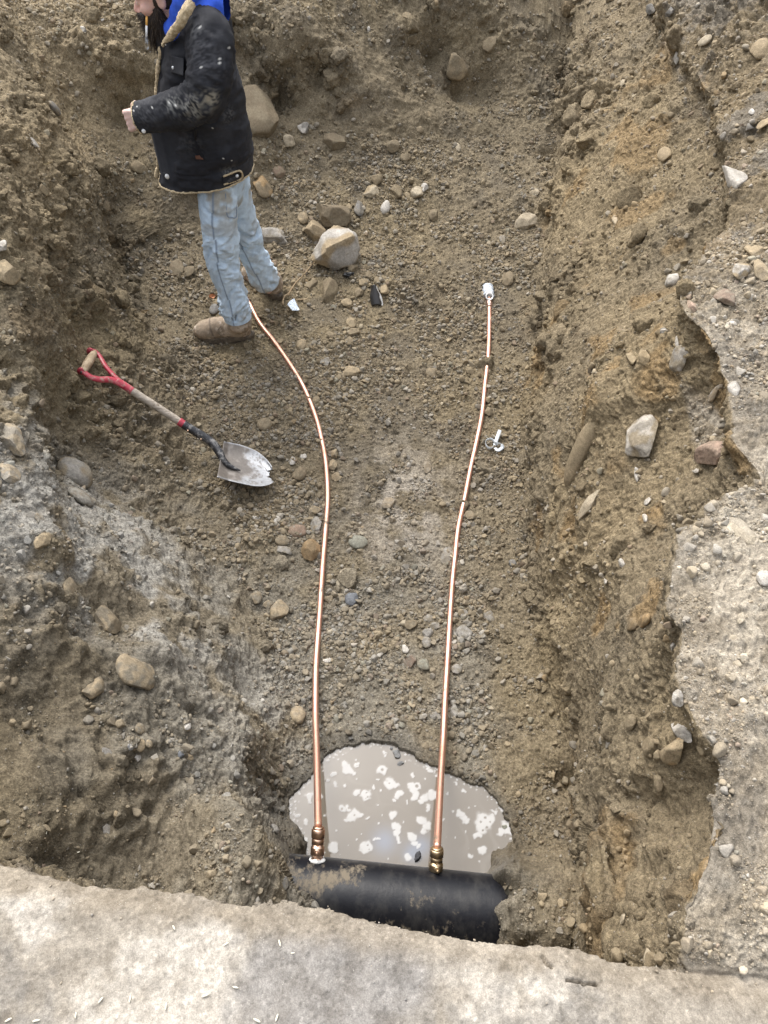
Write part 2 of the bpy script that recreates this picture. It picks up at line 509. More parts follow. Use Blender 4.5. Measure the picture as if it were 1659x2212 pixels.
D = np.zeros(len(P))
idx = np.where(vis)[0]
Q = P[idx]
far_d = lambda f, o, sd, **kw: fbm(Q, f, o, sd, **kw)
nt_, rt_, st_, fl_ = near_top[idx], right_top[idx], steep[idx], floor_m[idx]
amp = 1 - .88 * nt_ - .45 * rt_ * sstep(3.2, 2.2, s_all[idx]) + .5 * rt_ * sstep(2.2, 3.2, s_all[idx])
far_rough = 1 + .8 * sstep(3.6, 4.8, s_all[idx]) + .9 * sstep(-.4, -.65, Q[:, 0]) * sstep(4.2, 3.4, s_all[idx])
lump = far_d(2.4, 2, 21)
mid = far_d(7.5, 3, 33, ridged=True)
# tooth and scrape marks drawn out along the right face
Qs = Q.copy(); Qs = np.stack([Qs[:, 0] * 5, (Qs[:, 1] * .75 + Qs[:, 2] * .66) * 3.5, (Qs[:, 2] * .75 - Qs[:, 1] * .66) * 9], 1)
scr = fbm(Qs, 1.0, 4, 41, ridged=True)
w1 = worley(Q + .01 * np.stack([perlin(Q, 30, 71), perlin(Q, 30, 72), perlin(Q, 30, 73)], 1), 17, 5)
w2 = worley(Q, 46, 9)
clod = sstep(-.15, .35, fbm(Q, 3.1, 3, 55))                          # where the earth has crumbled into clods
fine = far_d(60, 2, 61)
d = amp * (.045 * lump * (1 - .6 * fl_) + .024 * far_rough * mid * (1 - .5 * fl_) * (.5 + .8 * clod)
           + .018 * scr * st_ + .032 * far_rough * (.55 - w1[:, 0]) * clod * (.35 + .65 * w1[:, 2]) * (1 - .3 * fl_))
w3 = worley(Q, 78, 13)
br = .55 + .9 * sstep(-.2, .35, fbm(Q, 5, 2, 91))
d += (1 - .88 * nt_) * (br * (.012 * (.5 - w2[:, 0]) * (.3 + .9 * w2[:, 2]) + .005 * (.5 - w3[:, 0]) * (.3 + w3[:, 2])) + .007 * fine + .004 * far_d(140, 1, 63))
d += nt_ * (.010 * far_d(5, 2, 81) + .003 * far_d(25, 2, 83)) + rt_ * .012 * far_d(9, 3, 85, ridged=True)
wetz = sstep(.10, .0, sdw[idx])
d *= 1 - .65 * wetz
D[idx] = d
# two open cracks in the near edge
def seg_d(xy, pts):
    d = np.full(len(xy), 9.0)
    for a, b in zip(pts[:-1], pts[1:]):
        e = b - a; t = np.clip(((xy - a) @ e) / (e @ e), 0, 1)
        d = np.minimum(d, np.linalg.norm(xy - a - t[:, None] * e, axis=1))
    return d
_n = np.where(near_top > .5)[0]
CRACK = np.zeros(len(P))
for pts in ([(1225, 2114), (1246, 2118), (1262, 2127), (1290, 2125)], [(1172, 2060), (1180, 2075), (1190, 2090)]):
    w = np.array([at_z(a, b, GZ)[:2] for a, b in pts])
    q = P[_n, :2] + .004 * np.stack([perlin(P[_n], 60, 95), perlin(P[_n], 60, 96)], 1)
    CRACK[_n] = np.maximum(CRACK[_n], sstep(.0030, .0012, seg_d(q, w) + .0016 * perlin(P[_n], 45, 97)))
D -= .016 * CRACK
# hollows and lumps seen in the photo: (px, py, height there, radius, depth)
P += N0 * D[:, None]
# ---- which point of the sheet is seen at a place in the photo
_px, _py, _pz = project(P)
BIN = 3.0
_ok = np.where((_pz > .2) & (_px > -60) & (_px < 1720) & (_py > -60) & (_py < 2270))[0]
_bx = ((_px[_ok] + 60) / BIN).astype(int); _by = ((_py[_ok] + 60) / BIN).astype(int)
_NB = 800
_key = _by * _NB + _bx
_ord = np.lexsort((_pz[_ok], _key))
_k2, _first = np.unique(_key[_ord], return_index=True)
SEEN = np.full(_NB * _NB, -1, np.int64)
SEEN[_k2] = _ok[_ord][_first]
SEEN = SEEN.reshape(_NB, _NB)
def hit(px, py):
    """index of the sheet's vertex seen at (px, py)"""
    bx, by = int((px + 60) / BIN), int((py + 60) / BIN)
    for r in range(0, 9):
        w = SEEN[max(by - r, 0):by + r + 1, max(bx - r, 0):bx + r + 1]
        w = w[w >= 0]
        if len(w):
            zz = _pz[w]
            w = w[zz < zz.min() + .12]
            return w[np.argmin((_px[w] - px) ** 2 + (_py[w] - py) ** 2)]
    return None
def bumps(lst):
    """(px, py, radius in m, push in m): hollow (<0) or lump along the sheet's own normal"""
    global P
    for px, py, r, h in lst:
        i = hit(px, py)
        if i is None: continue
        c, n = P[i].copy(), N0[i]
        d2 = ((P - c) ** 2).sum(1)
        w = np.exp(-d2 / (r * r))
        near = w > .02
        wob = 1 + .5 * perlin(P[near], 9, 17)
        P[near] += n * (h * w[near] * wob)[:, None]
bumps([(255, 205, .10, -.14), (330, 190, .09, -.12), (420, 235, .1, -.1), (270, 420, .1, -.1), (290, 560, .07, .05), (180, 90, .12, .06), (640, 70, .16, .09), (620, 215, .1, -.12), (730, 120, .1, .05), (870, 70, .1, .05), (560, 330, .1, .04), (1190, 330, .06, -.07), (1300, 870, .10, .05), (1230, 1000, .07, -.05), (1290, 1230, .1, .05), (1330, 1800, .09, .04), (90, 1180, .08, .05), (250, 1330, .08, -.06), (120, 1500, .12, -.05), (330, 1420, .1, .05), (60, 1750, .12, .04), (1045, 190, .12, -.12), (985, 190, .08, -.10), (940, 110, .10, -.10), (1215, 160, .05, -.12), (600, 190, .10, -.10), (690, 170, .08, -.09),
       (1590, 1030, .05, -.05), (290, 250, .22, -.16), (180, 640, .10, .05), (430, 440, .1, -.07), (95, 935, .07, -.09), (310, 340, .1, .05),
       (560, 1480, .12, -.06), (900, 600, .2, .05), (800, 620, .15, .03), (560, 700, .12, -.02), (1220, 1680, .05, -.08), (1235, 1800, .06, -.04)])

# ---- colour of the earth, from layers, clay and dust, plus a lift against shade
def mixm(C, col, m):
    return C * (1 - m[:, None]) + np.array(col) * m[:, None]
C = np.tile(np.array((.212, .174, .115)), (len(P), 1))
idx = np.where(vis)[0]
Q = P[idx]
Cq = C[idx]
n_a = fbm(Q, 1.3, 3, 201); n_b = fbm(Q, 4, 3, 203); n_c = fbm(Q, 9, 3, 207)
Cq = mixm(Cq, (.245, .195, .115), sstep(-.1, .4, n_a) * (.45 + .3 * steep[idx]))                # ochre subsoil
Cq = mixm(Cq, (.15, .128, .094), sstep(.0, .45, n_b) * .6)                                     # darker damp patches
s_i = s_all[idx]
rw = sstep(-.1, .1, Q[:, 0] - np.interp(s_i, S0, gx)) * (1 - near_top[idx])
Cq = mixm(Cq, (.275, .216, .132), rw * (.42 + .5 * np.clip(n_a, -.5, .5)))                       # right face: sandier, warmer
Cq = mixm(Cq, (.28, .19, .09), sstep(.28, .55, n_b + .4 * n_a) * (.45 * rw + .25 * steep[idx]))      # rust seams
Cq = mixm(Cq, (.36, .285, .175), sstep(-1.15, -1.6, Q[:, 0]) * sstep(.55, .9, Q[:, 2]) * sstep(2.2, 3.0, s_i) * (.5 + .6 * np.clip(n_b, -.5, .5)))   # lighter ochre earth high on the left
# grey clay: trench floor and the lower left bank
gclay = sstep(2.6, 1.5, s_i) * sstep(.5, .28, Q[:, 0]) * sstep(.95, .55, Q[:, 2])
gclay *= .35 + .65 * sstep(-.25, .2, n_b + .6 * n_a)
Cq = mixm(Cq, (.225, .207, .168), .8 * gclay)
ridge = np.exp(-(((Q[:, 0] + .98 + .45 * (Q[:, 1] - 1.75)) / .24) ** 2)) * sstep(1.1, 1.35, Q[:, 1]) * sstep(2.3, 1.95, Q[:, 1])
ridge = np.clip(ridge + np.exp(-(((Q[:, 0] + 1.15) / .25) ** 2 + ((Q[:, 1] - 1.45) / .25) ** 2)) * .9 + np.exp(-(((Q[:, 0] + .42) / .12) ** 2 + ((Q[:, 1] - 1.15) / .3) ** 2)) * .6, 0, 1)
Cq = mixm(Cq, (.36, .345, .305), ridge * sstep(-.45, .2, n_c + n_b) * .9)
# pale dried silt between the pipes
silt = np.exp(-(((Q[:, 0] - .1) / .2) ** 2 + ((Q[:, 1] - 2.25) / .35) ** 2)) * sstep(.2, .05, Q[:, 2])
Cq = mixm(Cq, (.40, .36, .30), silt * sstep(-.35, .2, n_c) * .9)
# street edge and right bank top: pale dry crust with grey and dark stains
crust = np.clip(near_top + right_top, 0, 1)[idx]
fines = fbm(Q, 34, 3, 241)
farc = sstep(1.9, 3.0, s_i)                                                                       # further off the rim is bare brown earth
Cq = mixm(Cq, (.325, .292, .242), crust * (.92 - .75 * farc))
Cq = mixm(Cq, (.48, .445, .385), crust * (1 - .9 * farc) * sstep(-.06, .34, n_b + .7 * n_c + .3 * fines + .2 * n_a - .05) * .8)
Cq = mixm(Cq, (.23, .212, .185), crust * sstep(.05, .35, fbm(Q, 3.6, 5, 231) + .25 * fines) * .8)
dmp = np.array([at_z(690, 2130, GZ)[:2]])
dd_ = np.sqrt(((Q[:, 0] - dmp[0, 0] - .5 * (Q[:, 1] - dmp[0, 1])) / .20) ** 2 + ((Q[:, 1] - dmp[0, 1]) / .10) ** 2)
Cq *= (1 - .16 * right_top[idx])[:, None] * np.array((1.04, 1.0, .92)) ** right_top[idx][:, None]
Cq *= (1 + .12 * sstep(3.6, 4.6, s_i))[:, None]  # back slope colour lifted to offset the shade it lies in
damp = near_top[idx] * sstep(1.15, .75, dd_ + .35 * n_b + .3 * n_c + .12 * fines)
Cq = mixm(Cq, (.265, .25, .23), damp * .8)
band = near_top[idx] * sstep(.065, .02, LIP - s_i + .02 * n_c)                                     # earth brown along the broken edge
Cq = mixm(Cq, (.26, .22, .165), band * .7)
wg = worley(Q[crust > .2], 120, 245)
sp = np.zeros(len(Q)); sp[crust > .2] = (wg[:, 2] - .5) * sstep(.5, .3, wg[:, 0])
Cq *= (1 + .6 * sp * crust)[:, None]
wetz = sstep(.09, .0, sdw[idx] + .03 * n_c)
Cq *= (1 - .38 * wetz)[:, None]
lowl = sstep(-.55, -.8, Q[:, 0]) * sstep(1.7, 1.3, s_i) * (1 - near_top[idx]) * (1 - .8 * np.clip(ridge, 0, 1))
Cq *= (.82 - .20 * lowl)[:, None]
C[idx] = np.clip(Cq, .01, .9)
WET = np.zeros(len(P)); WET[idx] = np.clip(wetz * .9 + .35 * silt * sstep(-.2, .2, n_b), 0, 1)

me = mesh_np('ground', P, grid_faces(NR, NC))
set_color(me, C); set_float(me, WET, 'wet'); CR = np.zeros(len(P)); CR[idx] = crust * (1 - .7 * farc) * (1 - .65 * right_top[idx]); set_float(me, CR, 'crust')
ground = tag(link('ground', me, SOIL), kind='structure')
NRM = grid_normals(P)
NRM[NRM[:, 2] < -0.99] *= -1
# ================================================================== STONES
import bmesh
_ico = {}
def ico(sub):
    if sub not in _ico:
        bm = bmesh.new()
        bmesh.ops.create_icosphere(bm, subdivisions=sub, radius=1.0)
        bm.verts.ensure_lookup_table()
        _ico[sub] = (np.array([v.co[:] for v in bm.verts]), np.array([[v.index for v in f.verts] for f in bm.faces]))
        bm.free()
    return _ico[sub]
def rock_shape(seed, sub=4, cuts=11, depth=(.55, .85), rough=.05):
    rg = np.random.default_rng(seed)
    V, F = ico(sub)
    V = V.copy()
    for _ in range(cuts):
        n = rg.normal(size=3); n /= np.linalg.norm(n)
        d = rg.uniform(*depth)
        e = np.maximum(V @ n - d, 0)
        V -= n * (e * .96)[:, None]
    if rough:
        o = rg.uniform(-50, 50, 3)
        V *= (1 + rough * fbm((V + o), 1.7, 4, seed % 50, .6) + .4 * rough * fbm(V + o, 7, 2, seed % 50 + 3, ridged=True))[:, None]
    V /= np.abs(V).max(0)
    return V, F

def make_stone_mat():
    m, nt, b = new_mat('stone', 0.85, 0.25)
    tc = nt.nodes.new('ShaderNodeTexCoord').outputs['Object']
    col = nd(nt, 'ShaderNodeAttribute', attribute_name='col').outputs['Color']
    n1 = noise_tex(nt, 90, 5, 0.7, tc)
    n2 = noise_tex(nt, 350, 3, 0.7, tc)
    c = mixc(nt, 'MULTIPLY', 1.0, col, ramp(nt, n1, 0.3, 0.72, (0.68, 0.67, 0.66, 1), (1.25, 1.25, 1.25, 1)))
    c = mixc(nt, 'MULTIPLY', 1.0, c, ramp(nt, n2, 0.3, 0.7, (0.75, 0.75, 0.75, 1), (1.25, 1.25, 1.25, 1)))
    nt.links.new(c, b.inputs['Base Color'])
    bump(nt, b, n1, 0.4, 0.004)
    bump(nt, b, n2, 0.4, 0.0015)
    return m
STONE = make_stone_mat()
def make_gravel_mat():
    m, nt, b = new_mat('gravel', 0.88, 0.25)
    geo = nt.nodes.new('ShaderNodeNewGeometry').outputs['Position']
    col = nd(nt, 'ShaderNodeAttribute', attribute_name='col').outputs['Color']
    n2 = noise_tex(nt, 300, 3, 0.7, geo)
    c = mixc(nt, 'MULTIPLY', 1.0, col, ramp(nt, n2, 0.3, 0.7, (0.72, 0.72, 0.72, 1), (1.25, 1.25, 1.25, 1)))
    nt.links.new(c, b.inputs['Base Color'])
    bump(nt, b, n2, 0.4, 0.002)
    return m
GRAVEL = make_gravel_mat()

PAL = dict(white=(.50, .47, .42), cream=(.47, .40, .29), grey=(.29, .275, .25), slate=(.175, .175, .172), brown=(.225, .175, .11), tan=(.34, .265, .165),
           rust=(.31, .205, .10), pink=(.44, .31, .235), dark=(.05, .05, .055), green=(.235, .235, .19), mud=(.20, .155, .10), red=(.22, .15, .11), blue=(.13, .14, .155))
CROP = dict(A=(0, 0, .5425), B=(800, 0, .5425), C=(1600, 0, .5425), D=(1600, 1200, .5425), E=(1600, 2300, .5425), F=(0, 1400, .6028), G=(0, 2400, .7233),
            H=(800, 1200, .5425), K=(800, 400, .4219), L=(500, 550, .4219))
SRC = 1659 / 2500.0
def unit(crop, cx, cy):                  # a place in one of the study crops -> photo units
    ox, oy, sc = CROP[crop]
    return (ox + cx * sc) * SRC, (oy + cy * sc) * SRC
_rock_n = 0
def stone(crop, cx, cy, w, h, colour, label, rot=0, cuts=11, sink=.32, tall=.62, mud=.35, name='stone', cat='stone', group=None, round_=False, two=None):
    """one stone: seen at (cx, cy) of a crop, w x h in that crop, rot degrees anticlockwise in the picture"""
    global _rock_n
    _rock_n += 1
    px, py = unit(crop, cx, cy)
    i = hit(px, py)
    if i is None: return None
    p, n = P[i], NRM[i]
    nb = ((P - p) ** 2).sum(1)
    ns = N0[nb < .05 ** 2].mean(0); ns /= np.linalg.norm(ns)
    view = EYE - p; Z = project(p)[2]; view /= np.linalg.norm(view)
    if ns @ view < 0: ns = -ns
    sc = CROP[crop][2] * SRC
    wm, hm = w * sc * Z / FPX, h * sc * Z / FPX
    th = math.radians(rot)
    right = np.array((1.0, 0, 0)); up = np.cross(view, right) * -1
    up = np.cross(right, -view); up /= np.linalg.norm(up)
    if up[2] < 0: up = -up
    a_ = math.cos(th) * right + math.sin(th) * up
    a_ = a_ - ns * (a_ @ ns); a_ /= np.linalg.norm(a_)
    b_ = np.cross(ns, a_)
    fs = max(.6, abs(ns @ view))
    c_m = tall * min(wm, hm) * .5
    seed = 1000 + _rock_n
    sub = 5 if w * sc > 55 else (4 if w * sc > 16 else 3)
    V, F = rock_shape(seed, sub, 3 if round_ else cuts, (.7, .95) if round_ else (.5, .85), .05 if round_ else .07)
    S_ = np.array((wm * .53, hm * .53 / fs ** .85, c_m))
    V = V * S_
    me = mesh_np('stone', V, F, True)
    base = np.array(PAL[colour]) * random.uniform(.76, .98)
    o = np.random.default_rng(seed).uniform(-9, 9, 3)
    q = V / max(S_) + o
    cc = np.tile(base, (len(V), 1)) * (1 + .35 * fbm(q, 2.5, 3, 7))[:, None]
    if two: cc = mixm(cc, PAL[two], sstep(-.02, .22, perlin(q, 1.4, 5)))
    soil = C[i]
    cc = mixm(cc, soil * 1.1, np.full(len(cc), min(.45, .12 + .5 * mud)))
    cc = mixm(cc, soil * 1.02, np.clip(sstep(.15, -.25, fbm(q, 1.8, 3, 11)) * mud * 2.0, 0, .92))
    set_color(me, np.clip(cc, .01, .9))
    ob = link(name, me, STONE)
    M = Matrix(((a_[0], b_[0], ns[0], 0), (a_[1], b_[1], ns[1], 0), (a_[2], b_[2], ns[2], 0), (0, 0, 0, 1)))
    ctr = p + ns * (c_m * (1 - 2 * sink))
    ob.matrix_world = Matrix.Translation(Vector(ctr)) @ M
    return tag(ob, label, cat, group)

G1 = 'loose stones on the pit floor and back slope'
G2 = 'stones bedded in the right bank and its edge'
G3 = 'stones bedded in the left bank'
STONES = [
 # crop, x, y, w, h, colour, rot, options, label
 ('K', 665, 1075, 320, 290, 'white', -62, dict(two='tan', mud=.15, tall=1.1, sink=.12, cuts=9, name='boulder', cat='boulder'), 'big jagged white boulder standing behind the twig'),
 ('K', 650, 735, 275, 235, 'mud', -60, dict(cuts=14, tall=.8, mud=.3, name='boulder', cat='boulder'), 'mud brown rounded boulder just above the white one'),
 ('K', 525, 850, 170, 160, 'tan', 30, dict(tall=.8, mud=.2), 'tan wedge stone propped against the mud brown boulder'),
 ('K', 230, 880, 235, 120, 'white', -25, dict(tall=.8, mud=.3, two='grey'), 'pale oblong rock with a split face beside the far jeans leg'),
 ('K', 125, 505, 185, 130, 'brown', -75, dict(two='rust', tall=.6, mud=.1), 'rust stained flat slab right of the jacket hem'),
 ('K', 255, 390, 95, 80, 'red', 0, dict(round_=True), 'purplish round stone just above the rust stained slab'),
 ('B', 85, 700, 350, 250, 'mud', 80, dict(cuts=16, tall=.7, sink=.5, mud=.5, name='boulder', cat='boulder'), 'large mud covered boulder bulging behind the back of the jacket'),
 ('K', 315, 145, 115, 90, 'cream', 15, dict(), 'cream angular stone at the foot of the mud covered boulder'),
 ('K', 440, 35, 95, 75, 'grey', 60, dict(two='white', mud=.1), 'grey and white angular stone highest on the back slope'),
 ('K', 690, 145, 170, 110, 'mud', 10, dict(tall=.8, mud=.5), 'flat faced stone under a cap of mud on the back slope'),
 ('K', 1130, 178, 98, 88, 'brown', -10, dict(tall=.8), 'lone blocky brown stone in the middle of the back slope'),
 ('K', 1235, 280, 85, 60, 'brown', 10, dict(tall=.9), 'brown wedge stone just below the lone blocky one'),
 ('K', 1010, 440, 88, 100, 'brown', 0, dict(tall=.9, mud=.2), 'brown upright block above the pale wedge stone'),
 ('K', 965, 540, 130, 80, 'cream', 10, dict(mud=.15, two='tan'), 'pale wedge stone with a flat top below the upright block'),
 ('K', 1160, 530, 85, 105, 'mud', 20, dict(), 'flat mud coloured stone between the pale wedge and the white pair'),
 ('K', 1325, 545, 100, 90, 'cream', 0, dict(mud=.05, tall=.8), 'larger cream stone of the white pair on the back slope'),
 ('K', 1380, 503, 62, 60, 'white', 0, dict(mud=.05, tall=.8), 'smaller white stone of the white pair on the back slope'),
 ('K', 1250, 567, 60, 60, 'brown', 0, dict(), 'small brown stone touching the left of the white pair'),
 ('K', 1073, 650, 72, 100, 'white', -10, dict(round_=True, mud=.02, tall=.8), 'clean white egg shaped stone alone on the slope'),
 ('K', 865, 675, 85, 115, 'slate', 10, dict(tall=.7, mud=.15), 'grey slate stone with split edges left of the white egg'),
 ('K', 800, 652, 52, 50, 'tan', 0, dict(), 'small tan stone between slate stone and mud brown boulder'),
 ('K', 1455, 715, 85, 80, 'mud', 0, dict(mud=.5), 'mud coated cobble right of the white egg stone'),
 ('K', 445, 740, 80, 85, 'tan', 0, dict(round_=True), 'rounded tan stone above the tan wedge'),
 ('K', 185, 955, 60, 70, 'brown', 0, dict(), 'small brown stone tucked under the pale oblong rock'),
 ('K', 640, 1310, 140, 175, 'mud', 0, dict(tall=.8, mud=.5), 'squared brown block directly below the white boulder'),
 ('K', 500, 1255, 110, 100, 'mud', 0, dict(mud=.6, sink=.5), 'half buried muddy stone where the twig meets the boulder'),
 ('K', 835, 1140, 80, 85, 'brown', 0, dict(tall=.8), 'brown stone at the right foot of the white boulder'),
 ('K', 910, 1270, 80, 60, 'brown', 0, dict(), 'brown flat stone below the black tar lump'),
 ('K', 1005, 1265, 52, 60, 'brown', 20, dict(), 'brown upright stone right of the flat one'),
 ('K', 950, 1222, 48, 50, 'mud', 0, dict(), 'small muddy stone at the right of the tar lump'),
 ('K', 873, 1338, 72, 70, 'mud', 0, dict(), 'muddy round stone left of the black shard'),
 ('K', 1068, 1330, 75, 85, 'tan', -30, dict(mud=.1), 'yellowish tan stone right of the black shard'),
 ('K', 772, 1395, 80, 58, 'tan', 0, dict(mud=.15), 'pale tan square stone between paper scrap and black shard'),
 ('K', 1642, 195, 45, 60, 'cream', 0, dict(mud=.02), 'small yellow stone at the right of the back slope'),
 ('L', 180, 775, 130, 120, 'mud', 0, dict(mud=.6), 'muddy stone left of the knees, larger of two'),
 ('L', 277, 790, 90, 80, 'mud', 0, dict(mud=.6), 'muddy stone left of the knees, smaller of two'),
 ('L', 475, 1095, 68, 78, 'slate', 0, dict(round_=True, mud=.1), 'dark grey stone just above the near boot'),
 ('L', 520, 960, 52, 60, 'brown', 0, dict(), 'small brown stone touching the near trouser leg'),
 ('L', 478, 1030, 62, 42, 'brown', 0, dict(), 'flat brown stone right of the orange leaf'),
 ('L', 920, 740, 75, 55, 'red', -20, dict(), 'reddish slab beside the far trouser leg'),
 ('L', 1488, 1047, 88, 70, 'tan', 0, dict(mud=.2), 'pale brown squared stone right of the paper scrap'),
 ('L', 1527, 1195, 78, 95, 'tan', 30, dict(mud=.3), 'pale brown stone leaning over a dark gap near the shard'),
 ('L', 1540, 1268, 95, 70, 'mud', 0, dict(), 'muddy stone under the leaning pale one'),
 ('L', 1515, 1322, 85, 70, 'brown', 0, dict(), 'lowest brown stone of the column below the shard'),
 ('L', 1370, 1290, 82, 60, 'mud', 0, dict(mud=.5), 'muddy stone right of the left pipe bend'),
 ('L', 1148, 1358, 78, 82, 'tan', 0, dict(mud=.2, round_=True), 'round pale stone right of the left pipe near the boot'),
 ('L', 972, 1330, 52, 42, 'tan', 0, dict(), 'small tan stone touching the left pipe near the boot'),
 ('L', 1330, 1490, 85, 75, 'grey', 0, dict(mud=.2), 'grey white stone above the bend of the left pipe'),
 ('H', 640, 20, 100, 62, 'tan', 0, dict(mud=.25), 'pale tan stone above the middle of the pit floor'),
 ('H', 718, 75, 62, 38, 'tan', 5, dict(), 'flat tan stone below the pale tan one'),
 ('H', 1112, 25, 72, 62, 'brown', 0, dict(round_=True), 'round brown stone high between the pipes'),
 ('H', 1338, 20, 62, 48, 'brown', 0, dict(), 'brown stone left of the right pipe, upper'),
 ('H', 1457, 255, 52, 52, 'brown', 0, dict(), 'brown stone close right of the right pipe above the strap'),
 ('H', 115, 340, 88, 72, 'mud', 0, dict(round_=True, mud=.5), 'rounded muddy stone above the shovel blade'),
 ('H', 418, 187, 52, 46, 'tan', 0, dict(), 'ochre stone hugging the left pipe bend'),
 ('H', 325, 632, 90, 85, 'mud', -15, dict(mud=.3), 'blocky grey brown stone right of the shovel tip'),
 ('H', 276, 555, 36, 52, 'white', 0, dict(mud=.05), 'small white stone right of the shovel blade, tall one'),
 ('H', 350, 525, 40, 36, 'white', 0, dict(mud=.05), 'small white stone right of the shovel blade, round one'),
 ('H', 75, 447, 30, 30, 'cream', 0, dict(mud=.02), 'tiny cream stone above the shovel blade'),
 ('H', 525, 580, 55, 75, 'tan', 0, dict(), 'tan upright stone touching the right of the left pipe'),
 ('H', 540, 512, 52, 55, 'tan', 0, dict(), 'tan stone above the upright one by the left pipe'),
 ('H', 545, 650, 62, 52, 'tan', 20, dict(mud=.2), 'pale tan stone below the upright one by the left pipe'),
 ('H', 858, 812, 75, 68, 'brown', -20, dict(mud=.2), 'brown stone at the left of the dried silt patch'),
 ('H', 1085, 595, 52, 78, 'mud', 0, dict(), 'brown upright stone above the dried silt patch'),
 ('H', 1345, 880, 64, 60, 'brown', 0, dict(), 'brown square stone right of the right pipe, middle'),
 ('H', 415, 850, 78, 56, 'tan', 0, dict(), 'tan flat stone left of the left pipe, top of its row'),
 ('H', 432, 938, 75, 92, 'grey', 0, dict(two='brown', mud=.2), 'grey brown stone leaning on the left pipe'),
 ('H', 315, 972, 115, 75, 'red', 8, dict(round_=True, mud=.2), 'reddish brown oblong cobble left of the left pipe'),
 ('H', 225, 1035, 85, 62, 'brown', 5, dict(round_=True), 'brown flat cobble below the reddish oblong one'),
 ('H', 235, 1096, 100, 55, 'grey', 0, dict(mud=.4), 'grey half buried slab below the brown flat cobble'),
 ('H', 393, 1100, 118, 125, 'rust', 0, dict(mud=.1, tall=.8, cuts=8), 'rust orange cobble touching the left copper pipe'),
 ('H', 675, 1042, 110, 78, 'green', -15, dict(round_=True, mud=.1), 'smooth greenish grey cobble between the pipes'),
 ('H', 592, 1230, 75, 65, 'cream', 0, dict(mud=.4), 'pale tan stone below the greenish cobble'),
 ('H', 645, 1388, 100, 88, 'blue', -15, dict(mud=.0, cuts=7), 'wet blue black angular stone between the pipes'),
 ('H', 208, 1462, 110, 130, 'tan', 0, dict(tall=.8, mud=.25), 'big tan angular stone left of the left pipe'),
 ('H', 140, 1418, 70, 62, 'brown', 0, dict(), 'brown stone stuck to the big tan angular one'),
 ('H', 64, 1377, 62, 76, 'brown', 0, dict(round_=True), 'rounded brown stone near the grey clay ridge'),
 ('H', 497, 1380, 62, 60, 'brown', 0, dict(), 'brown stone right against the left pipe, lower'),
 ('H', 1203, 1127, 72, 112, 'grey', -15, dict(mud=.35, tall=.5), 'flat grey stone leaning under the right pipe'),
 ('H', 1312, 1595, 98, 95, 'grey', 0, dict(mud=.35, cuts=6), 'round grey brown cobble right of the right pipe, largest there'),
 ('H', 1100, 1595, 66, 60, 'grey', 0, dict(mud=.1), 'pale grey stone left of the right pipe, with a split top'),
 ('H', 1090, 1652, 58, 66, 'grey', 0, dict(mud=.3, round_=True), 'grey upright stone below the one with split top'),
 ('H', 985, 1535, 80, 72, 'brown', -30, dict(), 'brown jagged stone at the head of the pebble cluster'),
 ('H', 1135, 1545, 66, 46, 'grey', 10, dict(), 'flat grey stone at the head of the pebble cluster'),
 ('H', 1095, 1500, 58, 48, 'grey', 0, dict(round_=True), 'rounded grey stone highest in the pebble cluster'),
 ('H', 985, 1750, 80, 80, 'red', 0, dict(mud=.3), 'reddish brown stone below the pebble cluster'),
 ('H', 1075, 1775, 78, 70, 'green', 0, dict(mud=.3), 'greenish brown stone right of the reddish one'),
 ('H', 952, 1680, 42, 58, 'white', 20, dict(mud=.1), 'small pale stone in the dark of the pebble cluster'),
 ('H', 1455, 1490, 80, 68, 'grey', 0, dict(mud=.4), 'grey brown stone close to the foot of the right bank'),
 ('H', 1305, 1465, 52, 52, 'grey', 0, dict(), 'grey stone right of the right pipe, above the round cobble'),
 ('H', 1275, 1667, 65, 56, 'brown', 0, dict(), 'brown stone under the round cobble by the right pipe'),
 ('H', 1265, 1805, 64, 60, 'grey', 0, dict(mud=.4), 'muddy grey stone right of the right pipe, low'),
 ('H', 310, 2075, 98, 92, 'tan', 0, dict(round_=True, mud=.2), 'round tan cobble on the grey bank left of the pipe'),
 ('H', 1243, 2060, 56, 82, 'grey', 0, dict(mud=.4), 'muddy grey stone beside the right pipe above the puddle'),
 ('H', 1135, 2082, 64, 50, 'grey', 0, dict(mud=.3), 'grey stone left of the right pipe above the puddle, larger'),
 ('H', 1065, 2090, 52, 46, 'grey', 0, dict(mud=.3), 'grey stone left of the right pipe above the puddle, smaller'),
 ('H', 1597, 1165, 44, 42, 'slate', 0, dict(round_=True, mud=.1), 'dark round pebble alone at the foot of the right bank'),
 ('H', 486, 1752, 52, 32, 'white', 5, dict(mud=.05), 'small white flat stone right of the left pipe'),
 ('H', 186, 905, 46, 60, 'white', 0, dict(mud=.2), 'pale grey stone in a row left of the left pipe'),
 ('H', 60, 895, 52, 26, 'white', 5, dict(mud=.1), 'white flat stone below the shovel blade'),
 ('C', 205, 1345, 140, 85, 'cream', 55, dict(mud=.2, tall=.8), 'cream slab standing at the foot of the right bank', G2),
 ('C', 100, 1682, 78, 82, 'brown', 0, dict(mud=.2), 'brown block to the right of the valve in tape'),
 ('C', 65, 1437, 40, 55, 'grey', 0, dict(), 'grey stone left of the cream slab'),
 ('C', 258, 1152, 58, 50, 'cream', 0, dict(), 'pale stone above the cream slab'),
 ('C', 1036, 925, 78, 95, 'tan', 0, dict(round_=True, sink=.42, mud=.2), 'round pale pebble bedded halfway up the right bank', G2),
 ('C', 1465, 1070, 110, 235, 'white', 5, dict(mud=.1, tall=1.0, sink=.35, cuts=7), 'large white rock stuck in the right edge', G2),
 ('C', 1292, 252, 80, 50, 'cream', 5, dict(round_=True, mud=.1, sink=.2), 'small cream cobble on top of the right bank, far', G2),
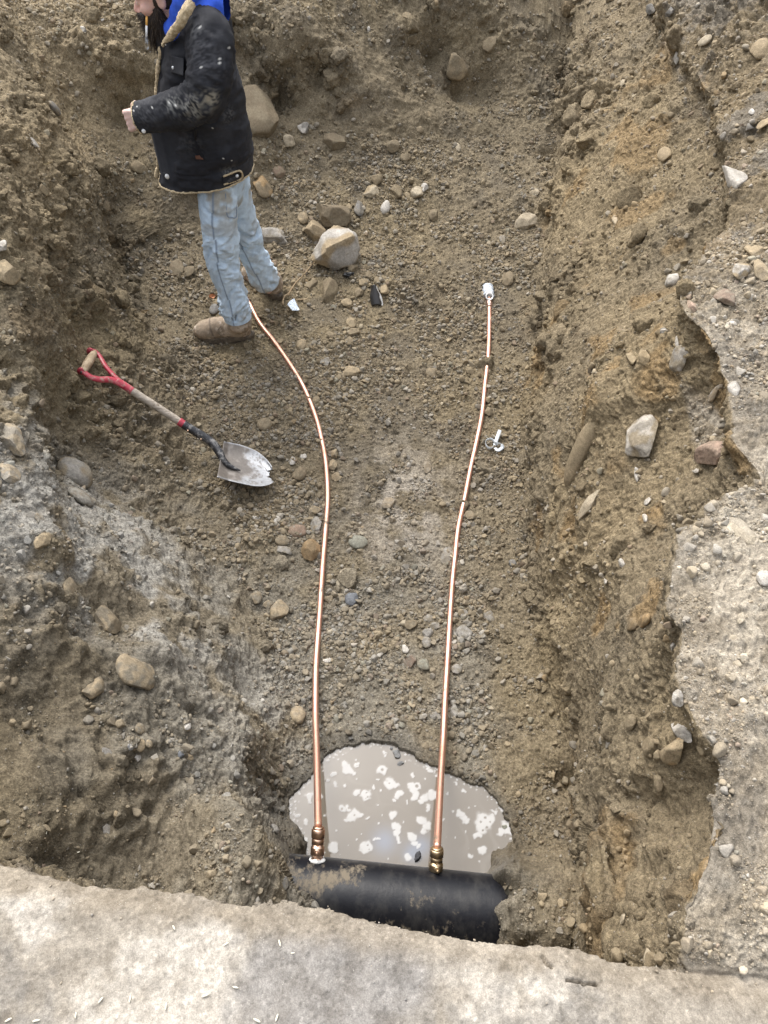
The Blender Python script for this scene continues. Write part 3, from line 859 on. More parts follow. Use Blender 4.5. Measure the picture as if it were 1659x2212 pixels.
 ('C', 1625, 315, 115, 105, 'tan', -10, dict(round_=True, mud=.1, sink=.2), 'large tan cobble at the far right top', G2),
 ('C', 1490, 1640, 105, 95, 'white', -15, dict(mud=.3, sink=.2, two='tan'), 'pale chipped stone in a hollow of the right edge', G2),
 ('C', 1620, 1625, 95, 115, 'tan', 0, dict(mud=.15, sink=.2), 'tan block right of the pale chipped stone', G2),
 ('C', 1570, 1512, 95, 90, 'tan', 0, dict(mud=.3, sink=.2), 'tan stone above the pale chipped stone', G2),
 ('C', 1085, 1690, 90, 80, 'white', 25, dict(round_=True, mud=.2, tall=.9), 'white rounded rock poking out of the right edge', G2),
 ('C', 1400, 1800, 115, 100, 'red', 0, dict(mud=.35, sink=.2), 'reddish brown stone on the crumbling right edge', G2),
 ('C', 1205, 1830, 60, 82, 'pink', 10, dict(mud=.3), 'pinkish flake below the white rounded rock', G2),
 ('C', 965, 60, 55, 110, 'slate', 25, dict(mud=.1, tall=.9), 'tall dark slate shard at the far top of the right bank', G2),
 ('C', 1072, 70, 55, 62, 'slate', 0, dict(mud=.1), 'short dark slate lump right of the tall shard', G2),
 ('C', 1110, 352, 52, 56, 'white', 0, dict(mud=.1), 'white stone on the far right edge, lower', G2),
 ('C', 1110, 238, 50, 40, 'white', 0, dict(mud=.1), 'white stone on the far right edge, upper', G2),
 ('C', 1640, 755, 85, 60, 'tan', 0, dict(mud=.1, sink=.2), 'tan cobble lying on top above the large white rock', G2),
 ('C', 1562, 683, 32, 42, 'white', 0, dict(mud=.0, sink=.2), 'small white pebble left of the tan cobble on top', G2),
 ('C', 1022, 1985, 52, 92, 'blue', 10, dict(two='white', mud=.1), 'pale bluish pebble bedded under the right edge', G2),
 ('C', 1110, 2050, 30, 60, 'white', 0, dict(mud=.1), 'thin white sliver beside the bluish pebble', G2),
 ('C', 1130, 2150, 135, 115, 'grey', -20, dict(two='white', mud=.3), 'grey and white rock under the overhanging right edge', G2),
 ('C', 930, 2150, 85, 85, 'tan', 30, dict(mud=.35, tall=.9), 'tan stone jutting left of the grey and white rock', G2),
 ('C', 848, 2160, 65, 90, 'tan', 10, dict(mud=.35, tall=.9), 'narrow tan stone leftmost below the edge', G2),
 ('C', 790, 500, 38, 48, 'cream', 0, dict(mud=.1), 'cream chip high on the right bank', G2),
 ('C', 735, 1330, 32, 90, 'cream', -20, dict(mud=.3, tall=.8), 'thin cream sliver in the middle of the right bank', G2),
 ('D', 555, 490, 130, 330, 'tan', -18, dict(round_=True, mud=.35, tall=1.0, sink=.4, two='brown', name='boulder', cat='boulder'), 'long upright boulder jutting from the right bank', G2),
 ('D', 905, 420, 240, 250, 'grey', 0, dict(mud=.4, tall=.5, sink=.42, two='white', cuts=8), 'cracked grey rock half covered in mud on the right bank', G2),
 ('D', 1335, 540, 175, 210, 'pink', -15, dict(mud=.12, tall=.9, sink=.28, cuts=8), 'pink block of rock under the right edge', G2),
 ('D', 590, 835, 75, 160, 'cream', -25, dict(mud=.15, tall=.9), 'cream elongated stone below the long boulder', G2),
 ('D', 1330, 165, 55, 120, 'white', -20, dict(mud=.35), 'pale flake above the pink block', G2),
 ('D', 1460, 125, 75, 95, 'white', 0, dict(mud=.1), 'white lump in the lip above the pink block', G2),
 ('D', 870, 650, 32, 95, 'white', -5, dict(mud=.05), 'white splinter below the cracked grey rock', G2),
 ('D', 873, 605, 30, 32, 'white', 0, dict(mud=.0), 'white bead of stone over the white splinter', G2),
 ('D', 925, 900, 38, 52, 'white', 0, dict(mud=.1), 'small white pebble in the ochre earth, lower', G2),
 ('D', 942, 803, 55, 32, 'white', 5, dict(mud=.15), 'small white pebble in the ochre earth, upper', G2),
 ('D', 792, 1165, 48, 52, 'white', 0, dict(mud=.1), 'white tooth shaped stone in the right bank', G2),
 ('D', 703, 1285, 30, 42, 'white', 0, dict(mud=.1), 'small white stone below the tooth shaped one', G2),
 ('D', 1225, 615, 30, 70, 'white', 0, dict(mud=.3), 'white chip left of the pink block', G2),
 ('D', 1092, 1668, 45, 80, 'grey', 10, dict(two='white', mud=.1, tall=.9), 'grey white pebble set in the near right edge', G2),
 ('D', 1132, 1995, 75, 82, 'grey', 0, dict(two='white', mud=.15, tall=.9), 'grey speckled stone set in the near right edge', G2),
 ('D', 920, 1520, 80, 115, 'rust', 0, dict(mud=.35, round_=True), 'ochre rounded stone among clods of the right bank', G2),
 ('D', 1022, 1572, 85, 80, 'brown', -20, dict(mud=.4), 'brown block right of the ochre rounded stone', G2),
 ('D', 855, 1535, 90, 125, 'mud', 0, dict(mud=.5), 'muddy stone left of the ochre rounded stone', G2),
 ('D', 1628, 1270, 110, 75, 'white', 60, dict(round_=True, mud=.1, sink=.15), 'long white cobble lying on the right bank top', G2),
 ('D', 128, 1165, 50, 42, 'slate', 0, dict(mud=.2), 'dark grey pebble low on the right bank', G2),
 ('D', 1450, 935, 170, 260, 'cream', 35, dict(mud=.35, tall=.35, sink=.4, cuts=9), 'flat cream slab sunk in the right bank top', G2),
 ('D', 1500, 1500, 45, 75, 'cream', -25, dict(mud=.25, sink=.2), 'cream chip on the right bank top', G2),
 ('E', 1160, 160, 80, 155, 'grey', 12, dict(two='white', mud=.1, tall=1.0), 'grey white upright rock below the near right edge', G2),
 ('E', 1110, 262, 135, 150, 'tan', -25, dict(mud=.3, tall=.9, two='rust'), 'ochre pointed rock beside the grey white upright one', G2),
 ('E', 970, 240, 115, 95, 'brown', -25, dict(mud=.4, tall=.9), 'brown pointed rock left of the ochre one', G2),
 ('E', 845, 105, 95, 70, 'brown', -20, dict(mud=.4, tall=.8), 'brown jutting stone higher than the brown pointed rock', G2),
 ('E', 715, 195, 40, 85, 'white', -20, dict(mud=.25), 'pale sliver low on the near right bank', G2),
 ('E', 1005, 450, 65, 85, 'mud', 0, dict(mud=.5), 'muddy lump below the pointed rocks', G2),
 ('E', 790, 1275, 62, 36, 'cream', 5, dict(mud=.25), 'pale stone near the foot of the right bank corner', G2),
 ('F', 395, 243, 200, 130, 'grey', -18, dict(two='brown', mud=.3, tall=.9, sink=.25, round_=True, name='boulder', cat='boulder'), 'grey banded boulder lodged in the left bank', G3),
 ('F', 430, 362, 150, 100, 'mud', 0, dict(round_=True, mud=.5), 'rounded brown stone under the grey banded boulder', G3),
 ('F', 65, 75, 140, 140, 'tan', 30, dict(mud=.35, tall=.8, name='boulder', cat='boulder'), 'pale brown boulder at the left frame edge', G3),
 ('F', 50, 240, 140, 85, 'tan', -25, dict(mud=.35), 'flat tan stone below the pale brown boulder', G3),
 ('F', 192, 640, 75, 105, 'tan', -15, dict(mud=.25), 'tan upright stone in the whitish earth', G3),
 ('F', 180, 490, 65, 42, 'brown', -10, dict(mud=.3), 'flat brown stone in the whitish earth', G3),
 ('F', 610, 985, 210, 110, 'brown', 22, dict(two='tan', mud=.4, tall=.9, sink=.25), 'brown wedge of rock overhanging the grey hollow', G3),
 ('F', 720, 1325, 240, 150, 'tan', -15, dict(round_=True, mud=.4, tall=.6, sink=.42, name='boulder', cat='boulder'), 'smooth tan boulder almost buried in the left bank', G3),
 ('F', 517, 1390, 100, 140, 'tan', -15, dict(mud=.4, tall=.8), 'tan block left of the buried smooth boulder', G3),
 ('F', 362, 850, 90, 95, 'mud', 0, dict(mud=.5), 'muddy stone above the brown wedge of rock', G3),
 ('F', 1010, 1605, 38, 40, 'white', 0, dict(mud=.05), 'white pebble highest of the pebbles on the grey bank', G3),
 ('F', 755, 1620, 60, 50, 'brown', 10, dict(round_=True), 'brown rounded pebble on the grey bank', G3),
 ('F', 752, 1702, 55, 60, 'tan', 0, dict(round_=True, mud=.1), 'tan round pebble amid the grey bank pebbles', G3),
 ('F', 700, 1705, 36, 30, 'blue', 0, dict(mud=.05, two='grey'), 'blue grey pebble left of the tan round one', G3),
 ('F', 800, 1692, 42, 36, 'tan', 0, dict(round_=True), 'small tan pebble right of the round one', G3),
 ('F', 980, 1750, 36, 36, 'blue', 0, dict(mud=.02), 'bluish pebble low on the grey bank', G3),
 ('F', 1025, 1765, 48, 46, 'tan', 0, dict(mud=.1), 'tan pebble right of the bluish one', G3),
 ('F', 575, 1732, 70, 30, 'grey', 0, dict(mud=.2), 'flat grey stone left of the grey bank pebbles', G3),
 ('F', 742, 1775, 40, 36, 'white', -20, dict(mud=.1), 'whitish pebble lowest of the grey bank pebbles', G3),
 ('G', 532, 350, 46, 40, 'tan', 0, dict(round_=True, mud=.15), 'round tan pebble alone above the near edge', G3),
 ('G', 470, 420, 42, 40, 'grey', 0, dict(mud=.2), 'grey pebble below the lone round tan one', G3),
 ('G', 1200, 375, 38, 40, 'grey', 0, dict(round_=True, mud=.1), 'smaller grey pebble left of the puddle'),
 ('G', 1232, 410, 52, 40, 'grey', 10, dict(round_=True, mud=.1), 'larger grey pebble left of the puddle'),
 ('G', 1280, 665, 52, 45, 'slate', 20, dict(mud=.2, sink=.2), 'dark grey stone on the mud over the water main'),
 ('G', 1325, 600, 18, 28, 'slate', 0, dict(mud=.0, sink=.2), 'small dark pebble on the mud beside the water main'),
 ('A', 320, 652, 78, 80, 'slate', 0, dict(round_=True, mud=.2), 'dark grey ball shaped stone in the back left hollow', G3),
 ('A', 195, 850, 72, 36, 'white', -15, dict(mud=.05), 'white flat chip high on the left bank', G3),
 ('A', 50, 1645, 150, 120, 'tan', -15, dict(mud=.3, tall=.8, name='boulder', cat='boulder'), 'tan knobbly boulder halfway down the left frame edge', G3),
 ('A', 15, 1480, 55, 75, 'white', 0, dict(mud=.2), 'whitish stone at the left frame edge above the knobbly boulder', G3),
 ('A', 268, 1155, 90, 55, 'tan', -15, dict(mud=.35), 'tan stone in the upper left bank', G3),
 ('A', 830, 1000, 95, 70, 'brown', 10, dict(mud=.4), 'brown slab bedded left of the jacket hem', G3),
 ('A', 640, 1245, 70, 70, 'mud', 10, dict(mud=.4), 'pointed brown stone on the left spur below the hand', G3),
 ('A', 510, 225, 40, 36, 'slate', 0, dict(two='white', mud=.1), 'small grey stone left of the cigarette', G3),
 ('A', 610, 120, 26, 22, 'white', 0, dict(mud=.0), 'tiny white chip left of the nose', G3),
 ('B', 170, 515, 100, 70, 'brown', 25, dict(two='tan', mud=.25, tall=.9), 'brown slab jutting out above the mud covered boulder', G3),
 ('B', 1262, 405, 150, 130, 'tan', -10, dict(mud=.4, tall=1.0, sink=.25, name='boulder', cat='boulder'), 'tan boulder hanging out of the back bank over a hole', G1),
 ('B', 1465, 260, 75, 100, 'brown', -30, dict(mud=.4, tall=.8), 'brown stone right of the hanging tan boulder', G1),
 ('B', 960, 120, 70, 60, 'tan', 0, dict(mud=.35), 'pale square stone high on the back bank', G1),
 ('B', 740, 178, 22, 26, 'white', 0, dict(mud=.0), 'tiny white chip high on the back bank', G1),
 ('B', 1100, 690, 55, 32, 'tan', 10, dict(), 'small pale stone right of the middle of the back bank', G1),
 ('B', 1050, 778, 44, 40, 'brown', 0, dict(), 'small brown stone above the lone blocky one', G1),
]
for t in STONES:
    crop, x, y, w, h, colr, rot, opt, label = t[:9]
    stone(crop, x, y, w, h, colr, label, rot=rot, group=(t[9] if len(t) > 9 else G1), **opt)

# ------------------------------------------------------------------ gravel: past counting, one object
rg = np.random.default_rng(11)
cell = np.zeros((NR, NC))
_G = P.reshape(NR, NC, 3)
_du = np.linalg.norm(np.gradient(_G, axis=1), axis=2); _dv = np.linalg.norm(np.gradient(_G, axis=0), axis=2)
area = (_du * _dv).ravel()
seen_w = vis & (_px > -150) & (_px < 1810) & (_py > -150) & (_py < 2350)
dens = np.zeros(len(P)); dq = np.zeros(len(P))
idx = np.where(seen_w)[0]
Q = P[idx]
clump = sstep(-.15, .4, fbm(Q, 2.6, 3, 301)) * .8 + 1.0 * sstep(.02, .4, fbm(Q, 8, 2, 305))
dd = (.16 + 1.9 * clump) * (floor_m[idx] * 1.3 + .35)
dd *= np.where(right_top[idx] > .5, np.where(s_all[idx] > 2.6, 1.1, 3.6), 1.0) * np.where(near_top[idx] > .5, .06, 1.0)
dd *= np.where(steep[idx] > .6, .55, 1.0)
_qx, _qy = _px[idx], _py[idx]
def zone(cx, cy, rx, ry): return np.exp(-(((_qx - cx) / rx) ** 2 + ((_qy - cy) / ry) ** 2))
dd *= 1 + 1.6 * zone(920, 1370, 200, 130) + 1.3 * zone(760, 430, 170, 90) + 1.2 * zone(800, 700, 160, 80) + 1.2 * zone(600, 1180, 150, 120) + 1.5 * zone(330, 1600, 110, 70) + .8 * zone(800, 1570, 200, 60)
dd *= np.where(sdw[idx] < .012, 0, 1)
Zc = _pz[idx]
dd *= np.clip((3.2 / Zc) ** 1.2, .4, 2.0)
dens[idx] = dd * area[idx]
dens /= dens.sum()
cum = np.cumsum(dens)
NG = 215000
pick = np.searchsorted(cum, rg.random(NG)).clip(0, len(P) - 1)
jit = (rg.random((NG, 2)) - .5)
r = .0021 * (1 - rg.random(NG)) ** (-1 / 2.05)
zfac = np.clip(project(P[pick])[2] / 3.0, .55, 1.5)
r = np.clip(r * zfac, .0016, .019)
r = np.where(near_top[pick] > .5, np.minimum(r, .0045) * .8, r)
pos = P[pick] + np.stack([jit[:, 0] * .006, jit[:, 1] * .006, 0 * r], 1)
ctr_main = main_axis(pos[:, 0])
dmain = np.hypot(pos[:, 1] - ctr_main[:, 1], pos[:, 2] - ctr_main[:, 2])
keep = ~((dmain < M_R + .012) & (pos[:, 0] > -.3) & (pos[:, 0] < .42))
pick, pos, r = pick[keep], pos[keep], r[keep]
nrm = NRM[pick]
pal = np.array([PAL[k] for k in ('grey', 'brown', 'tan', 'white', 'slate', 'cream', 'mud', 'red', 'green', 'rust')])
pw = np.array([.20, .24, .13, .025, .045, .03, .25, .04, .03, .01])
ci = rg.choice(len(pal), len(pick), p=pw)
gc = pal[ci] * rg.uniform(.7, 1.25, (len(pick), 1))
gc = gc * .36 + C[pick] * 1.18 * .58
gc = np.where((WET[pick] > .4)[:, None], gc * .7, gc)
gc = gc * np.where((near_top[pick] + right_top[pick] > .5), 1.25, 1.0)[:, None]
def scatter(sel, sub, variants, seed):
    n = len(sel)
    if n == 0: return None
    shapes = []
    for v in range(variants):
        V, F = rock_shape(seed + v, sub, 12 if sub > 1 else 6, (.42, .8), .0 if sub < 2 else .05)
        shapes.append(V * rg.uniform(.6, 1.0, 3))
    F = F.astype(np.int64)
    sv = rg.integers(0, variants, n)
    base = np.array(shapes)[sv]                                   # n, k, 3
    a = rg.normal(size=(n, 4)); a /= np.linalg.norm(a, axis=1)[:, None]
    w, x, y, z = a.T
    R = np.stack([np.stack([1 - 2 * (y * y + z * z), 2 * (x * y - z * w), 2 * (x * z + y * w)], 1),
                  np.stack([2 * (x * y + z * w), 1 - 2 * (x * x + z * z), 2 * (y * z - x * w)], 1),
                  np.stack([2 * (x * z - y * w), 2 * (y * z + x * w), 1 - 2 * (x * x + y * y)], 1)], 1)
    base = np.einsum('nij,nkj->nki', R, base) * r[sel][:, None, None]
    base = base + (pos[sel] + nrm[sel] * (r[sel] * rg.uniform(-.25, .45, n))[:, None])[:, None, :]
    k = base.shape[1]
    Fo = (F[None] + (np.arange(n) * k)[:, None, None]).reshape(-1, 3)
    return base.reshape(-1, 3), Fo, np.repeat(gc[sel], k, axis=0)
gm = MB(); gcol = []
big = np.where(r > .0105)[0]; mid_ = np.where((r <= .0105) & (r > .0048))[0]; sm = np.where(r <= .0048)[0]
for sel, sub, nv, sd in ((sm, 1, 14, 700), (mid_, 2, 14, 720), (big, 3, 16, 740)):
    out = scatter(sel, sub, nv, sd)
    if out is not None:
        gm.add((out[0], [out[1]])); gcol.append(out[2])
gme = gm.mesh('gravel', smooth=False)
set_color(gme, np.concatenate(gcol))
tag(link('gravel', gme, GRAVEL), 'loose gravel and crumbs of earth strewn over the pit', 'gravel', kind='stuff')
# ------------------------------------------------------------------ clods of earth broken out of the faces, one object
cd = area * (steep * 1.0 + .10 + .35 * (P[:, 0] < -.6)) * seen_w * (1 - near_top) * np.where(sdw < .03, 0, 1)
q_ = np.where(cd > 0)[0]
cl = np.zeros(len(P)); cl[q_] = cd[q_] * (.06 + 1.6 * sstep(.0, .35, fbm(P[q_], 3.1, 3, 55)) ** 1.5) * np.clip(_pz[q_] / 3.5, .5, 1.6)
cl /= cl.sum(); ccum = np.cumsum(cl)
NCL = 3600
cpick = np.searchsorted(ccum, rg.random(NCL)).clip(0, len(P) - 1)
cr = np.clip(.009 * (1 - rg.random(NCL)) ** (-1 / 2.3), .008, .055) * np.clip(_pz[cpick] / 3.6, .6, 1.4) * np.where(P[cpick, 0] > .45, 1.25, 1.0)
cm = MB(); ccol = []
shapes = []
for v in range(14):
    V, F = rock_shape(1500 + v, 4, 6, (.5, .85), .16)
    V = V * (1 + .10 * (.5 - worley(V, 3.2, v)[:, 0]) * 2)[:, None]
    shapes.append((V * rg.uniform(.65, 1.0, 3), F))
for v in range(14):
    sel = np.where(np.arange(NCL) % 14 == v)[0]
    V, F = shapes[v]
    a = rg.normal(size=(len(sel), 3, 3)); R = np.linalg.qr(a)[0]
    X = np.einsum('nij,kj->nki', R, V) * cr[sel][:, None, None] + (P[cpick[sel]] + NRM[cpick[sel]] * (cr[sel] * rg.uniform(-.55, .15, len(sel)))[:, None])[:, None, :]
    cm.add((X.reshape(-1, 3), [(F[None] + (np.arange(len(sel)) * len(V))[:, None, None]).reshape(-1, 3)]))
    ccol.append(np.repeat(C[cpick[sel]] * rg.uniform(.85, 1.15, (len(sel), 1)), len(V), axis=0))
cme = cm.mesh('earth_clods'); set_color(cme, np.concatenate(ccol))
tag(link('earth_clods', cme, SOIL), 'crumbling clods of brown earth on the faces of the pit', 'earth clods', kind='stuff')
print('gravel', len(r), 'big', len(big), 'mid', len(mid_))
# ================================================================== WATER, WATER MAIN, COPPER SERVICE LINES
def crop4(cx, cy): return ((850 + cx * .5425) * SRC, (2350 + cy * .5425) * SRC)
lo, hi = PUDW.min(0) - .03, PUDW.max(0) + .03
gx_ = np.arange(lo[0], hi[0], .0033); gy_ = np.arange(lo[1], hi[1], .0033)
XX, YY = np.meshgrid(gx_, gy_)
WV_ = np.stack([XX.ravel(), YY.ravel(), np.full(XX.size, WATER_Z)], 1)
sd = sd_poly(WV_[:, :2], PUDW)
F_ = grid_faces(len(gy_), len(gx_))
F_ = F_[(sd[F_] < .03).all(1)]
used = np.unique(F_); remap = np.full(len(WV_), -1); remap[used] = np.arange(len(used))
WVv, F_ = WV_[used], remap[F_]; sdv = sd[used]
FOAM = [(520, 285, 34), (498, 262, 22), (548, 306, 15), (575, 263, 11), (570, 225, 8), (728, 285, 30), (745, 190, 12), (770, 370, 34), (798, 375, 24), (690, 350, 8), (905, 325, 16), (670, 390, 12),
        (455, 375, 17), (505, 380, 15), (572, 428, 20), (632, 440, 33), (830, 440, 25), (800, 470, 13), (875, 485, 10), (485, 520, 25), (525, 515, 19), (555, 562, 36), (588, 556, 18), (528, 590, 16),
        (795, 553, 24), (640, 580, 8), (803, 630, 30), (812, 668, 24), (828, 695, 16), (635, 750, 36), (612, 775, 18), (683, 705, 10), (702, 703, 9), (905, 690, 26), (916, 735, 20), (945, 745, 12),
        (962, 590, 25), (992, 622, 28), (980, 660, 18), (1000, 510, 13), (915, 395, 30), (942, 380, 20), (922, 440, 26), (985, 455, 30), (1035, 440, 30), (960, 480, 22), (1190, 545, 26), (1215, 580, 24), (1245, 596, 18), (1335, 595, 55),
        (1322, 640, 38), (1378, 590, 28), (1300, 680, 18), (1395, 545, 14), (1430, 525, 15), (1222, 660, 10), (1330, 770, 24), (1248, 805, 11), (1450, 805, 17), (1490, 792, 12), (1460, 635, 34), (1492, 660, 24),
        (1436, 655, 20), (875, 815, 24), (425, 755, 34), (446, 772, 16), (290, 450, 26), (288, 470, 18), (360, 445, 9), (270, 600, 18), (265, 705, 20), (250, 722, 11), (225, 560, 10), (1210, 410, 10), (1120, 425, 12), (1060, 330, 10),
        (440, 310, 16), (410, 345, 12), (1170, 372, 10), (1020, 285, 14), (1000, 275, 12), (700, 500, 7), (715, 415, 7), (850, 600, 6), (1100, 590, 9), (735, 560, 6), (1150, 690, 6), (590, 670, 6), (760, 815, 7), (1140, 540, 8)]
HOLES = [(728, 287, 11), (632, 425, 6), (640, 450, 7), (628, 458, 5), (485, 522, 9), (525, 517, 8), (935, 385, 13), (770, 368, 6), (800, 648, 6), (640, 740, 7), (648, 765, 6), (1345, 575, 10), (1318, 600, 8), (1355, 632, 9), (1330, 650, 7), (1375, 600, 7), (1455, 632, 12), (575, 262, 5), (1395, 546, 6), (745, 192, 6), (560, 560, 6)]
wobx = .015 * perlin(WVv, 40, 501) + .004 * perlin(WVv, 110, 503)
woby = .015 * perlin(WVv, 40, 505) + .004 * perlin(WVv, 110, 507)
foam = np.zeros(len(WVv))
qx, qy = WVv[:, 0] + wobx, WVv[:, 1] + woby
for cx, cy, r in FOAM:
    c = at_z(*crop4(cx, cy), WATER_Z); rm = r * .36 * c[1] * 0 + r * .5425 * SRC * project(c)[2] / FPX
    dd_ = np.hypot(qx - c[0], (qy - c[1]) * .92)
    foam = np.maximum(foam, sstep(rm * 1.12, rm * .62, dd_))
for cx, cy, r in HOLES:
    c = at_z(*crop4(cx, cy), WATER_Z); rm = r * .5425 * SRC * project(c)[2] / FPX
    foam *= sstep(rm * .6, rm * 1.1, np.hypot(WVv[:, 0] - c[0], WVv[:, 1] - c[1]))
edge_b = worley(WVv, 75, 511)
foam = np.maximum(foam, sstep(-.028, -.008, sdv + .012 * perlin(WVv, 12, 513)) * sstep(.34, .26, np.abs(edge_b[:, 0] - .12) + .12) * .8)
foam = np.maximum(foam, sstep(.14, .10, worley(WVv, 34, 517)[:, 0]) * (worley(WVv, 34, 517)[:, 2] > .62) * .8)
sw = WVv + .05 * np.stack([perlin(WVv, 6, 521), perlin(WVv, 6, 523), 0 * foam], 1)
streak = sstep(.12, .03, np.abs(perlin(sw, 11, 527))) * sstep(-.1, .3, perlin(WVv, 4, 529))
wc = np.tile(np.array((.135, .115, .088)), (len(WVv), 1))
wc = mixm(wc, (.18, .16, .13), .35 * streak + .25 * sstep(-.2, .4, perlin(sw, 5, 531)))
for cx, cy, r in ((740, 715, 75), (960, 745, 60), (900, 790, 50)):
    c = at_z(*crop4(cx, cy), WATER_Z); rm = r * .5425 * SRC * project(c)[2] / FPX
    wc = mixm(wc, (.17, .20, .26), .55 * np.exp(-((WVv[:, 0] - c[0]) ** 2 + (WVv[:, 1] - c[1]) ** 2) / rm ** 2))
wc = mixm(wc, (.46, .455, .44), foam * .72)
WVv[:, 2] += .0003 * foam + .0003 * perlin(WVv, 9, 541)
m, nt, b = new_mat('muddy_water', 0.05, 0.5)
nt.links.new(nd(nt, 'ShaderNodeAttribute', attribute_name='col').outputs['Color'], b.inputs['Base Color'])
rr = nd(nt, 'ShaderNodeMapRange'); rr.inputs['To Min'].default_value = .04; rr.inputs['To Max'].default_value = .55
nt.links.new(nd(nt, 'ShaderNodeAttribute', attribute_name='foam').outputs['Fac'], rr.inputs['Value'])
nt.links.new(rr.outputs[0], b.inputs['Roughness'])
b.inputs['IOR'].default_value = 1.55
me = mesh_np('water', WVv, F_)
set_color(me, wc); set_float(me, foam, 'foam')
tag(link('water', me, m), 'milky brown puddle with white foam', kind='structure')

# ---- the black water main
m, nt, b = new_mat('black_pipe_coating', 0.34, 0.22, base=(.012, .012, .014))
tc = nt.nodes.new('ShaderNodeTexCoord').outputs['Object']
mp = nd(nt, 'ShaderNodeMapping'); mp.inputs['Scale'].default_value = (1, .6, .6)
nt.links.new(tc, mp.inputs['Vector'])
mud1 = noise_tex(nt, 9, 6, .7, tc); mud2 = noise_tex(nt, 55, 5, .75, mp.outputs[0]); mud3 = noise_tex(nt, 24, 4, .7, mp.outputs[0])
at = nd(nt, 'ShaderNodeAttribute', attribute_name='mud').outputs['Fac']
a1 = nd(nt, 'ShaderNodeMath', operation='ADD'); nt.links.new(mud1, a1.inputs[0]); nt.links.new(mud2, a1.inputs[1])
a2 = nd(nt, 'ShaderNodeMath', operation='ADD'); nt.links.new(a1.outputs[0], a2.inputs[0]); nt.links.new(at, a2.inputs[1])
mask = ramp(nt, a2.outputs[0], 1.12 / 2, 1.3 / 2) if False else None
mr = nd(nt, 'ShaderNodeMapRange'); mr.inputs['From Min'].default_value = 1.10; mr.inputs['From Max'].default_value = 1.30
nt.links.new(a2.outputs[0], mr.inputs['Value'])
film = ramp(nt, mud3, .45, .75)
c0 = mixc(nt, 'MIX', film, (.007, .0075, .010), (.030, .029, .028))
c1 = mixc(nt, 'MIX', mr.outputs[0], c0, (.155, .13, .095))
nt.links.new(c1, b.inputs['Base Color'])
r2 = nd(nt, 'ShaderNodeMapRange'); r2.inputs['To Min'].default_value = .36; r2.inputs['To Max'].default_value = .85
nt.links.new(mr.outputs[0], r2.inputs['Value']); nt.links.new(r2.outputs[0], b.inputs['Roughness'])
bump(nt, b, mud2, .25, .003)
xs = np.linspace(-.75, .75, 220)
axis = main_axis(xs)
V, F = tube(axis, M_R, 96)
V = V + 0
f = xs.repeat(96)
n_ang = (V[:len(f)] - axis.repeat(96, 0)) / M_R
mudv = np.full(len(V), -.06)
mudv[:len(f)] = -.10 + .3 * sstep(.315, .37, f + .05 * perlin(V[:len(f)], 9, 601)) + .32 * sstep(-.10, -.24, f - .25 * n_ang[:, 1] + .04 * perlin(V[:len(f)], 8, 603)) - .22 * sstep(.35, .85, n_ang[:, 1])
spot = np.exp(-(((f - .115) / .055) ** 2 + ((n_ang[:, 1] + .0) / .22) ** 2))
mudv[:len(f)] += .26 * spot + .1 * sstep(-.2, -.8, n_ang[:, 1])
me = mesh_np('water_main', V, F)
set_float(me, mudv, 'mud')
tag(link('water_main', me, m), 'black water main with mud smears, lying across the near end of the pit', 'pipe')

# ---- copper
def copper_mat(name, col, rough):
    m, nt, b = new_mat(name, rough, .5, 1.0, col)
    tc = nt.nodes.new('ShaderNodeTexCoord').outputs['Object']
    n1 = noise_tex(nt, 14, 4, .65, tc); n2 = noise_tex(nt, 160, 3, .7, tc)
    dark = tuple(x * .62 for x in col)
    c = mixc(nt, 'MIX', ramp(nt, n1, .42, .68), col, tuple(x * y for x, y in zip(col, (.85, .78, .72))))
    c = mixc(nt, 'MIX', ramp(nt, n2, .58, .72), c, dark)
    dirt = ramp(nt, noise_tex(nt, 9, 6, .75, tc), .60, .68)
    c = mixc(nt, 'MIX', dirt, c, (.15, .12, .08))
    nt.links.new(c, b.inputs['Base Color'])
    nt.links.new(ramp(nt, dirt, 0, 1, (1, 1, 1, 1), (.1, .1, .1, 1)), b.inputs['Metallic'])
    r = nd(nt, 'ShaderNodeMapRange'); r.inputs['To Min'].default_value = rough * .8; r.inputs['To Max'].default_value = rough * 1.5
    nt.links.new(n1, r.inputs['Value']); nt.links.new(r.outputs[0], b.inputs['Roughness'])
    bump(nt, b, n2, .12, .001)
    return m
COPPER = copper_mat('copper', (.74, .45, .345), .42)
BRASS = copper_mat('bronze_fitting', (.60, .41, .30), .30)
BRASS_Y = copper_mat('yellow_brass', (.50, .39, .25), .34)
PR = .0116
def lathe_along(p, d, prof, n=24, sides=None):
    """profile [(t, r)] turned about the axis from p along d; sides=6 gives a hexagon"""
    d = np.asarray(d, float); d /= np.linalg.norm(d)
    up = np.array((0, 0, 1.)); e1 = np.cross(d, up); e1 /= np.linalg.norm(e1); e2 = np.cross(e1, d)
    m_ = sides or n
    off = math.pi / 6 if sides else 0
    ang = np.linspace(0, 2 * math.pi, m_, endpoint=False) + off
    V = []
    for t, r in prof:
        V.append(p + d * t + r * (np.cos(ang)[:, None] * e1 + np.sin(ang)[:, None] * e2))
    V = np.concatenate(V)
    F = [grid_faces(len(prof), m_, True)]
    c0, c1 = len(V), len(V) + 1
    V = np.concatenate([V, [p + d * prof[0][0], p + d * prof[-1][0]]])
    j = np.arange(m_); j2 = (j + 1) % m_
    F.append(np.stack([np.full(m_, c0), j2, j], 1)); e = (len(prof) - 1) * m_
    F.append(np.stack([np.full(m_, c1), e + j, e + j2], 1))
    return V, F
